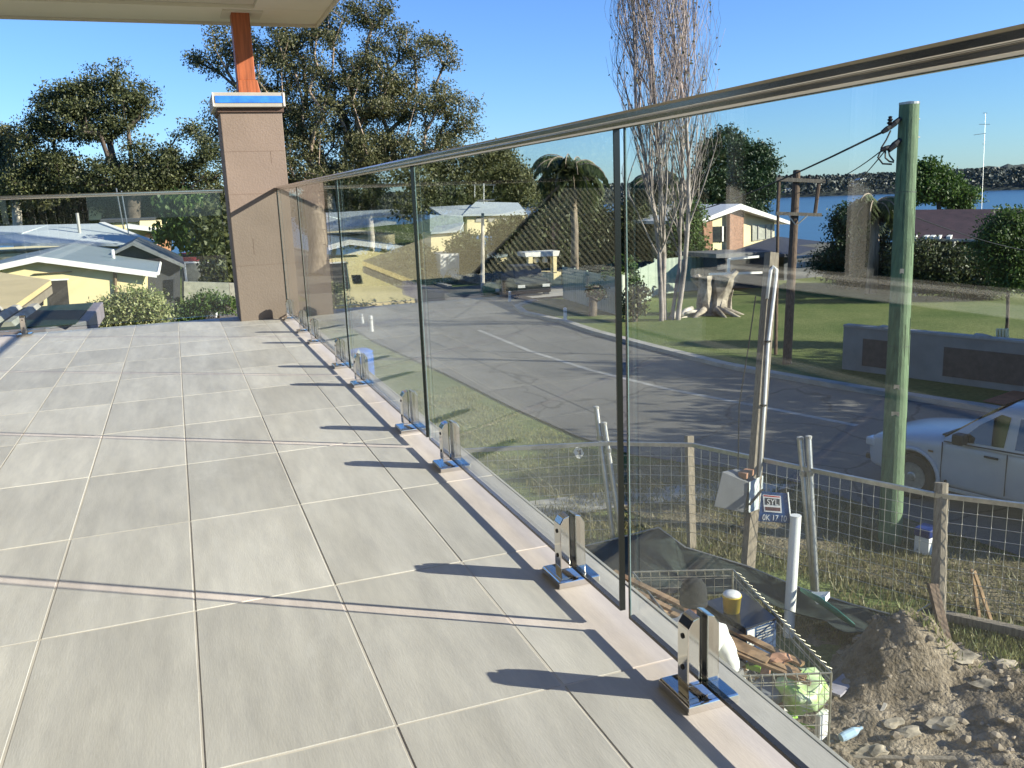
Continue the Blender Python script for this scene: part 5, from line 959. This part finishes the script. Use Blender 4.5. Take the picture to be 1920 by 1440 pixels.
# wire cage and its contents
def cage():
    B_, C_ = Vector((5.15, 7.42, 0)), Vector((4.69, 5.35, 0)); d = (B_-C_); A_ = B_+Vector((-.98, .40, 0)); D_ = C_+Vector((-.90, .34, 0)); zt, zb = -3.1, -3.96
    o = thing('wire_cage', 'galvanised wire mesh skip cage full of building rubbish', 'cage', (4.5, 6.5, GZ)); rim = MB(); c4 = [A_, B_, C_, D_]; m_w = mat('cage_wire', (.40, .38, .30), .5, .7, var=.2)
    for i in range(4):
        a, b = c4[i], c4[(i+1) % 4]
        for z, r_ in ((zt, .010), (zt-.07, .006), (zb, .010)): MB().tube([(a.x, a.y, z), (b.x, b.y, z)], r_, 6).obj('rim', m_w, o)
        MB().tube([(a.x, a.y, zb), (a.x, a.y, zt)], .011, 6).obj('corner_bar', m_w, o)
        mb = MB(); L_ = (b-a).length; n = int(L_/.095); out = Vector((b.y-a.y, a.x-b.x, 0)).normalized()
        for k_ in range(1, n): p = a.lerp(b, k_/n); mb.tube([(p.x, p.y, zb), (p.x, p.y, zt-.06), tuple(Vector((p.x, p.y, zt+.012))), tuple(Vector((p.x, p.y, zt-.02))+(-out)*.055), tuple(Vector((p.x, p.y, zt-.07))+(-out)*.05)], .0035, 4, cap=False)
        for k_ in range(1, 9): z = zb+(zt-zb)*k_/9; mb.tube([(a.x, a.y, z), (b.x, b.y, z)], .0035, 4, cap=False)
        tag(mb.obj('wire_mesh', m_w, o), kind='stuff')
    rr = random.Random(8); ctr = (A_+B_+C_+D_)/4
    u = (A_-D_); v = (C_-D_)
    def at(s_, t_, z): p = D_+u*s_+v*t_; return Vector((p.x, p.y, z))
    mats = [mat('rag_white', (.65, .63, .58), .8), mat('rag_grey', (.25, .25, .25), .7), m_brick, m_greywood, mat('rag_green', (.25, .5, .05), .6), mat('carton', (.40, .27, .15), .85), m_pvc, m_darkwall]
    for mi, mt in enumerate(mats):
        mb = MB()
        for _ in range(26):
            p = at(rr.uniform(.06, .94), rr.uniform(.06, .94), rr.uniform(-3.9, -3.42)); M_ = Matrix.Rotation(rr.uniform(0, 6), 3, Vector((rr.gauss(0, 1), rr.gauss(0, 1), rr.gauss(0, 1))).normalized()); mb.box(p, (rr.uniform(.05, .2), rr.uniform(.04, .13), rr.uniform(.01, .07)), M=M_)
        tag(mb.obj('rubbish', mt), ['white scraps', 'grey scraps', 'brick fragments', 'timber offcuts', 'green bag scraps', 'torn cardboard pieces', 'plastic pieces', 'black scraps'][mi]+' heaped inside the wire cage', 'rubbish', kind='stuff')
    # bulging green bag
    k = MB().ico(at(.10, .86, -3.42), .20, .35, 3, (1.1, .8, .9)); tag(k.obj('green_bag', mat('lime_bag', (.32, .60, .08), .45, var=0, col2=(.55, .6, .45), scale=9), smooth=True), 'lime green and white plastic bag at the near corner of the cage', 'bag')
    k = MB().ico(at(.12, .60, -3.40), .17, .3, 3, (1.2, .8, .6)); tag(k.obj('grey_bag', mat('grey_bag_plastic', (.16, .17, .18), .3), smooth=True), 'dark grey plastic bag beside the standing person', 'bag')
    k = MB().box(at(.03, .97, -3.62), (.14, .05, .24), .4); tag(k.obj('white_carton', m_pvc, bevel=.005), 'small white carton pressed against the cage mesh corner', 'carton')
    # big black carton
    b_ = [G(1318, 1128, -3.10), G(1392, 1108, -3.10), G(1456, 1158, -3.10), G(1398, 1178, -3.10)]; o = thing('black_carton', 'large glossy black carton with printed end lying on the cage', 'carton', tuple(b_[0]))
    MB().prism([b_[i]+Vector((0, 0, -.36)) for i in (0, 1, 2, 3)], (0, 0, .36)).obj('box', mat('black_gloss_card', (.015, .016, .02), .18, spec=.8), o, bevel=.006)
    a, c = b_[3], b_[2]; nn = Vector(((c-a).y, -(c-a).x, 0)).normalized(); 
    def ep(s_, z): return a.lerp(c, s_)+nn*.003+Vector((0, 0, z))
    MB().prism([ep(.02, -.34), ep(.98, -.34), ep(.98, -.02), ep(.02, -.02)], nn*.003).obj('printed_end', mat('navy_print', (.02, .045, .11), .35, var=0, col2=(.05, .09, .17), scale=14), o)
    MB().prism([ep(.04, -.20), ep(.27, -.20), ep(.27, -.03), ep(.04, -.03)], nn*.006).obj('white_label', m_pvc, o)
    for i in range(5): MB().prism([ep(.34, -.05-.028*i), ep(.9-.1*(i % 2), -.05-.028*i), ep(.9-.1*(i % 2), -.038-.028*i), ep(.34, -.038-.028*i)], nn*.005).obj('print_line', m_greypaint, o)
    g = G(1372, 1128, -3.0); o = thing('yellow_bucket', 'yellow and white bucket standing behind the black carton', 'bucket', tuple(g)); MB().lathe([(.075, -.1), (.09, .06), (.095, .06), (.092, .07)], tuple(g), 18).obj('bucket', mat('yellow_plastic', (.62, .45, .03), .4), o, smooth=True); MB().lathe([(.088, .071), (.075, .09), (.02, .095)], tuple(g), 18).obj('lid', m_pvc, o, smooth=True)
    mwd = mat('rubbish_timber', (.30, .19, .10), .85, var=.3, scale=3, stretch=(2, 2, 2))
    labs = ['longest brown timber batten slanting over the cage', 'second brown batten lying just under the longest one', 'pale batten end crossing behind the person', 'dark batten lowest in the bundle on the cage', 'thin splintered batten beside the bundle', 'short wide board under the batten bundle', 'grey batten at the near side of the bundle']
    for i, (x0, y0, d0, x1, y1, d1, w) in enumerate([(1150, 1072, 9.6, 1505, 1246, 8.0, .07), (1172, 1100, 9.3, 1500, 1262, 7.9, .06), (1180, 1120, 9.1, 1420, 1236, 8.1, .045), (1260, 1150, 8.7, 1510, 1272, 7.8, .06), (1240, 1160, 8.6, 1470, 1262, 7.9, .035), (1300, 1180, 8.4, 1440, 1240, 8.0, .10), (1330, 1205, 8.2, 1520, 1282, 7.75, .04)]):
        tag(MB().beam(D(x0, y0, d0-.25), D(x1, y1, d1-.3), w, .03).obj('batten', mwd), labs[i], 'timber', 'timber battens across the wire cage')
    g = G(1462, 1235, -3.2); tag(MB().ico(g, .09, .4, 2, (1.2, .8, .5)).obj('terracotta_shard', m_brick), 'broken terracotta shard on the battens near the cage corner', 'shard')
cage()
# blue and white items by the fence
g = G(1735, 1035); o = thing('blue_crate', 'blue lidded tub on a white crate behind the weathered post', 'crate', tuple(g)); MB().box((g.x, g.y, GZ+.12), (.24, .2, .24), .3).obj('crate', m_pvc, o, bevel=.01); MB().box((g.x, g.y, GZ+.30), (.26, .22, .12), .3).obj('tub', mat('dark_blue_plastic', (.01, .03, .16), .4), o, bevel=.02)
# ------------------------------------------------------------------ person
def person():
    f = Vector((.50, .866, 0)); base = Vector((3.40, 5.40, GZ+.10)); o = thing('person', 'person in dark beanie and off white long sleeved shirt seen from behind below the balcony', 'person', tuple(base), math.atan2(f.y, f.x)-math.pi/2); o.scale = (1.06, 1.06, 1.02)
    # local: +Y forward, X right
    J = {'pel': (0, 0, .94, .155, .12), 'waist': (0, .01, 1.08, .145, .11), 'chest': (0, .02, 1.28, .185, .125), 'up': (0, .0, 1.42, .15, .10), 'neck': (0, .02, 1.50, .062, .062), 'hd0': (0, .035, 1.58, .075, .085), 'hd1': (0, .045, 1.66, .082, .098), 'hd2': (0, .04, 1.74, .065, .075),
         'rs': (.175, 0, 1.40, .070, .068), 're': (.265, .02, 1.13, .048, .048), 'rw': (.27, .22, .98, .032, .030), 'ls': (-.175, 0, 1.40, .070, .068), 'le': (-.27, .03, 1.13, .048, .048), 'lw': (-.20, .25, 1.02, .032, .030),
         'rh': (.09, 0, .88, .09, .095), 'rk': (.11, .03, .50, .062, .062), 'ra': (.12, -.01, .09, .042, .045), 'rt': (.13, .15, .035, .042, .03), 'lh': (-.09, 0, .88, .09, .095), 'lk': (-.11, .05, .50, .062, .062), 'la': (-.13, -.03, .09, .042, .045), 'lt': (-.14, .13, .035, .042, .03)}
    E_ = [('pel', 'waist'), ('waist', 'chest'), ('chest', 'up'), ('up', 'neck'), ('neck', 'hd0'), ('hd0', 'hd1'), ('hd1', 'hd2'), ('up', 'rs'), ('rs', 're'), ('re', 'rw'), ('up', 'ls'), ('ls', 'le'), ('le', 'lw'), ('pel', 'rh'), ('rh', 'rk'), ('rk', 'ra'), ('ra', 'rt'), ('pel', 'lh'), ('lh', 'lk'), ('lk', 'la'), ('la', 'lt')]
    # hands: palm plus five finger chains
    for s_, w_ in ((1, 'rw'), (-1, 'lw')):
        wx, wy, wz = J[w_][:3]; pn = w_+'p'; J[pn] = (wx, wy+.07, wz-.02, .034, .016); E_.append((w_, pn))
    ks = list(J); me = bpy.data.meshes.new('body'); me.from_pydata([J[k_][:3] for k_ in ks], [(ks.index(a), ks.index(b)) for a, b in E_], []); ob = bpy.data.objects.new('body', me); C.objects.link(ob)
    sk = ob.modifiers.new('skin', 'SKIN'); sk.use_smooth_shade = True; sv = me.skin_vertices[0].data
    for i, k_ in enumerate(ks): sv[i].radius = J[k_][3:5]
    sv[0].use_root = True; sb = ob.modifiers.new('sub', 'SUBSURF'); sb.levels = 2; sb.render_levels = 2
    bpy.context.view_layer.update(); dg = bpy.context.evaluated_depsgraph_get(); ev = bpy.data.meshes.new_from_object(ob.evaluated_get(dg)); bpy.data.objects.remove(ob)
    skin = mat('skin', (.50, .27, .17), .6, var=.04); trs = mat('dark_work_trousers', (.035, .04, .055), .85, var=.15); boot = mat('brown_boots', (.10, .06, .035), .6)
    ev.materials.clear(); [ev.materials.append(x) for x in (skin, trs, boot)]; body = link('body', ev, None, o, base=1, smooth=True)
    for p in ev.polygons:
        z = p.center.z; p.material_index = 2 if z < .14 else (1 if z < 1.0 and abs(p.center.x) < .24 and p.center.y < .16 else 0)
    n = len(ev.vertices); cos = [v.co.copy() for v in ev.vertices]; nor = [v.normal.copy() for v in ev.vertices]
    def sel(c): return (c.z > .90 and c.z < 1.515) and not (c.y > .17) and not (c.z > 1.47 and abs(c.x) < .055)
    V = [c+nr*(.018+.012*noise.noise(c*9)+.008*noise.noise(c*23)) for c, nr in zip(cos, nor)]; Fs = [tuple(p.vertices) for p in ev.polygons if sel(p.center)]
    x = MB().add(V, Fs).obj('shirt', mat('off_white_cotton', (.80, .81, .74), .85, var=.05, scale=5), None, smooth=True); x.parent = o; x.modifiers.new('solid', 'SOLIDIFY').thickness = -.006
    bn = MB().lathe([(.088, 1.615), (.096, 1.64), (.098, 1.70), (.088, 1.76), (.062, 1.80), (.02, 1.815), (.001, 1.816)], (0, .04, 0), 24); x = bn.obj('beanie', mat('charcoal_knit', (.015, .016, .016), .95, var=.15, scale=40, bump=.4, bscale=120), None, smooth=True); x.parent = o; x.scale = (1.0, 1.0, 1.0)
    x = MB().lathe([(.092, 1.612), (.1005, 1.616), (.1015, 1.65), (.094, 1.655)], (0, .04, 0), 24).obj('beanie_cuff', MATS['charcoal_knit'], None, smooth=True); x.parent = o
    for s_ in (-1, 1):
        x = MB().ico((s_*.088, .045, 1.62), .026, .1, 2, (.45, .8, 1.2)).obj('ear', skin, None, smooth=True); x.parent = o
        w_ = J['rw' if s_ > 0 else 'lw']; px_, py_, pz_ = w_[0], w_[1]+.07, w_[2]-.02; hand = MB()
        for i, (dx, L_) in enumerate(((-.027, .065), (-.009, .075), (.009, .072), (.026, .058))): hand.tube([(px_+dx, py_-.01, pz_), (px_+dx, py_+.03, pz_-.004), (px_+dx, py_+.03+L_*.5, pz_-.02), (px_+dx, py_+.03+L_*.8, pz_-.045)], [.010, .0095, .0085, .007], 7)
        hand.tube([(px_-s_*.02, py_-.035, pz_), (px_-s_*.045, py_, pz_-.005), (px_-s_*.048, py_+.035, pz_-.02)], [.012, .011, .008], 7)
        x = hand.obj('hand', skin, None, smooth=True); x.parent = o
    x = MB().add([(0, .128, 1.645), (-.016, .125, 1.60), (.016, .125, 1.60), (0, .155, 1.605), (0, .13, 1.59)], [(0, 3, 1), (0, 2, 3), (1, 3, 4), (3, 2, 4)]).obj('nose', skin, None, smooth=True); x.parent = o
    for s_ in (-1, 1): x = MB().ico((s_*.03, .122, 1.64), .012, 0, 2, (1, .5, .7)).obj('eye', m_black, None, smooth=True); x.parent = o
    x = MB().ico((0, .122, 1.565), .02, 0, 2, (1.1, .4, .3)).obj('mouth', mat('lip', (.35, .12, .1), .5), None, smooth=True); x.parent = o
person()
# ------------------------------------------------------------------ parked car
def car():
    h = Vector((-.26, .966, 0)); ctr = Vector((11.50, 9.0, GZ+.012)); o = thing('parked_car', 'white double cab four wheel drive with roof racks parked at the kerb', 'car', tuple(ctr), math.atan2(h.y, h.x)); o.scale = (.95, .95, .95)
    paint = mat('white_car_paint', (.42, .44, .46), .22, var=.02, spec=.6); plast = m_black
    st = [(2.44, .62, .42, .58, .72, .76), (2.36, .80, .36, .60, .86, .90), (2.15, .88, .33, .62, .95, .98), (1.75, .915, .31, .64, 1.00, 1.05), (1.2, .92, .30, .66, 1.04, 1.12), (.88, .92, .29, .66, 1.06, 1.16), (.5, .92, .28, .66, 1.07, 1.14), (-.5, .92, .28, .66, 1.08, 1.13), (-1.6, .92, .30, .66, 1.10, 1.14), (-2.2, .91, .34, .66, 1.10, 1.13), (-2.45, .86, .42, .66, 1.06, 1.08)]
    def half(w, zb, zm, zs, zt): return [(w*.90, zb), (w*.985, zb+.07), (w, zm), (w*.985, zs-.06), (w*.95, zs), (w*.80, zt-.015), (w*.4, zt+.015), (0, zt+.02)]
    V = []; K = 0
    for x, w, zb, zm, zs, zt in st:
        hf = half(w, zb, zm, zs, zt); ring = [(x, y, z) for y, z in hf] + [(x, -y, z) for y, z in hf[-2::-1]]; K = len(ring); V += ring
    Fs = [(i*K+j, i*K+j+1, (i+1)*K+j+1, (i+1)*K+j) for i in range(len(st)-1) for j in range(K-1)]+[(i*K+K-1, i*K, (i+1)*K, (i+1)*K+K-1) for i in range(len(st)-1)]
    Fs += [tuple(range(K-1, -1, -1)), tuple((len(st)-1)*K+j for j in range(K))]
    b = MB().add(V, Fs).obj('body', paint, smooth=True); sb = b.modifiers.new('s', 'SUBSURF'); sb.levels = 2
    cut = MB()
    for x in (1.50, -1.50):
        for s_ in (-1, 1): cut.lathe([(.43, -.25), (.43, .45)], (x, s_*.80 - (.0 if s_ > 0 else 0), .40), 28, Matrix.Rotation(-math.pi/2*s_, 3, 'X'))
    co_ = cut.obj('cutter', plast); bo = b.modifiers.new('b', 'BOOLEAN'); bo.object = co_; bo.operation = 'DIFFERENCE'
    bpy.context.view_layer.update(); dg = bpy.context.evaluated_depsgraph_get(); me = bpy.data.meshes.new_from_object(b.evaluated_get(dg)); bpy.data.objects.remove(b); bpy.data.objects.remove(co_)
    me.materials.clear(); b = link('body', me, paint); b.parent = o; me.shade_smooth()
    def add(mb, nm, mt, **k): x = mb.obj(nm, mt, **k); x.parent = o; return x
    def yy(z): return .905-(z-1.08)*.27
    roofz = 1.74
    sec = lambda x, zt, wt: [(x, yy(1.07), 1.07), (x, yy(min(1.35, 1.07+(zt-1.07)*.5)), min(1.35, 1.07+(zt-1.07)*.5)), (x, yy(zt-.03)*wt, zt-.03), (x, yy(zt)*.93*wt, zt+.02), (x, yy(zt)*.5, zt+.05), (x, 0, zt+.06)]
    cs = [(1.02, 1.10, .98), (.62, 1.42, .99), (.18, 1.71, 1), (-.4, roofz, 1), (-1.5, roofz, 1), (-2.15, 1.70, 1), (-2.38, 1.35, 1), (-2.42, 1.10, 1)]; V = []
    for x, zt, wt in cs: s_ = sec(x, zt, wt); V += s_ + [(a, -b_, c) for a, b_, c in s_[-2::-1]]
    K = 11; Fs = [(i*K+j, i*K+j+1, (i+1)*K+j+1, (i+1)*K+j) for i in range(len(cs)-1) for j in range(K-1)]
    add(MB().add(V, Fs), 'cabin', paint, smooth=True)
    wnd = mat('car_window', (.012, .016, .016), .03, var=0, spec=.9)
    for s_ in (1, -1):
        for nm, poly in (('front_window', [(.78, 1.12), (.10, 1.15), (.08, 1.60), (.22, 1.62), (.50, 1.42)]), ('rear_window', [(-.06, 1.15), (-1.02, 1.18), (-1.0, 1.60), (-.06, 1.60)]), ('quarter_window', [(-1.16, 1.19), (-2.05, 1.22), (-1.95, 1.56), (-1.14, 1.59)])):
            p = [Vector((x, s_*(yy(z)+.006), z)) for x, z in poly]; add(MB().prism(p, (0, s_*.004, 0)), nm, wnd)
        p = [(1.0, 1.085), (.12, 1.11), (-1.08, 1.145), (-2.1, 1.18), (-2.1, 1.16), (-1.08, 1.125), (.12, 1.09), (1.0, 1.07)]; add(MB().prism([Vector((x, s_*(yy(z)+.004), z)) for x, z in p], (0, s_*.008, 0)), 'window_seal', plast)
        add(MB().b2((.62, s_*.90, 1.10), (.80, s_*1.09, 1.27)), 'mirror', plast, bevel=.03)
        for x in (.17, -.82): add(MB().b2((x-.02, s_*.915, .955), (x+.19, s_*.945, .985)), 'handle', plast, bevel=.008)
        for x in (1.02, .03, -1.10): add(MB().b2((x-.004, s_*.905, .42), (x+.004, s_*.9235, 1.06)), 'door_gap', plast)
        add(MB().b2((.98, s_*.92, .30), (-1.05, s_*.955, .36)), 'side_step', m_greypaint, bevel=.01)
        add(MB().b2((1.16, s_*.915, .86), (1.24, s_*.926, .89)), 'side_lamp', mat('amber_lamp', (.25, .14, .05), .3))
        for x in (1.50, -1.50):
            pts = [(x+.455*math.cos(a), s_*.925, .40+.455*math.sin(a)) for a in np.linspace(-.35, math.pi+.35, 18)]; add(MB().tube(pts, .035, 8), 'wheel_arch_flare', paint, smooth=True)
            wh = add(MB().lathe([(.25, -.12), (.345, -.125), (.375, -.09), (.375, .09), (.345, .125), (.25, .12)], (x, s_*.80, .375), 28, Matrix.Rotation(-math.pi/2*s_, 3, 'X')), 'tyre', plast, smooth=False)
            add(MB().lathe([(.24, .05), (.24, .127), (.20, .122), (.08, .121), (.06, .135), (.02, .138)], (x, s_*.80, .375), 20, Matrix.Rotation(-math.pi/2*s_, 3, 'X')), 'rim', m_galv)
        add(MB().b2((.92, s_*.72, .22), (.94, s_*.95, .46)), 'mud_flap', plast)
        add(MB().b2((2.22, s_*.62, .72), (2.40, s_*.84, .86)), 'headlight', mat('lamp_glass', (.5, .53, .55), .1, spec=.9), bevel=.03)
        add(MB().b2((2.25, s_*.60, .46), (2.425, s_*.78, .56)), 'fog_lamp_recess', plast, bevel=.02)
    add(MB().b2((2.40, -.5, .62), (2.455, .5, .76)), 'grille', plast, bevel=.01); add(MB().b2((2.43, -.5, .44), (2.46, .5, .54)), 'bumper_intake', plast, bevel=.01)
    add(MB().prism([(1.04, -.80, 1.115), (1.04, .80, 1.115), (.22, .66, 1.745), (.22, -.66, 1.745)], (.012, 0, .018)), 'windscreen', wnd)
    add(MB().b2((1.0, -.78, 1.13), (1.10, .78, 1.155)), 'wiper_cowl', plast)
    for x in (-.28, -1.35):
        add(MB().b2((x-.035, -.78, 1.865), (x+.035, .78, 1.895)), 'roof_rack_bar', m_white, bevel=.01)
        for s_ in (-1, 1): add(MB().b2((x-.06, s_*.62, 1.765), (x+.06, s_*.70, 1.87)), 'rack_foot', plast, bevel=.01)
    add(MB().tube([(-2.3, .0, 1.7), (-2.35, 0, 2.1)], .006, 5), 'aerial', plast)
car()
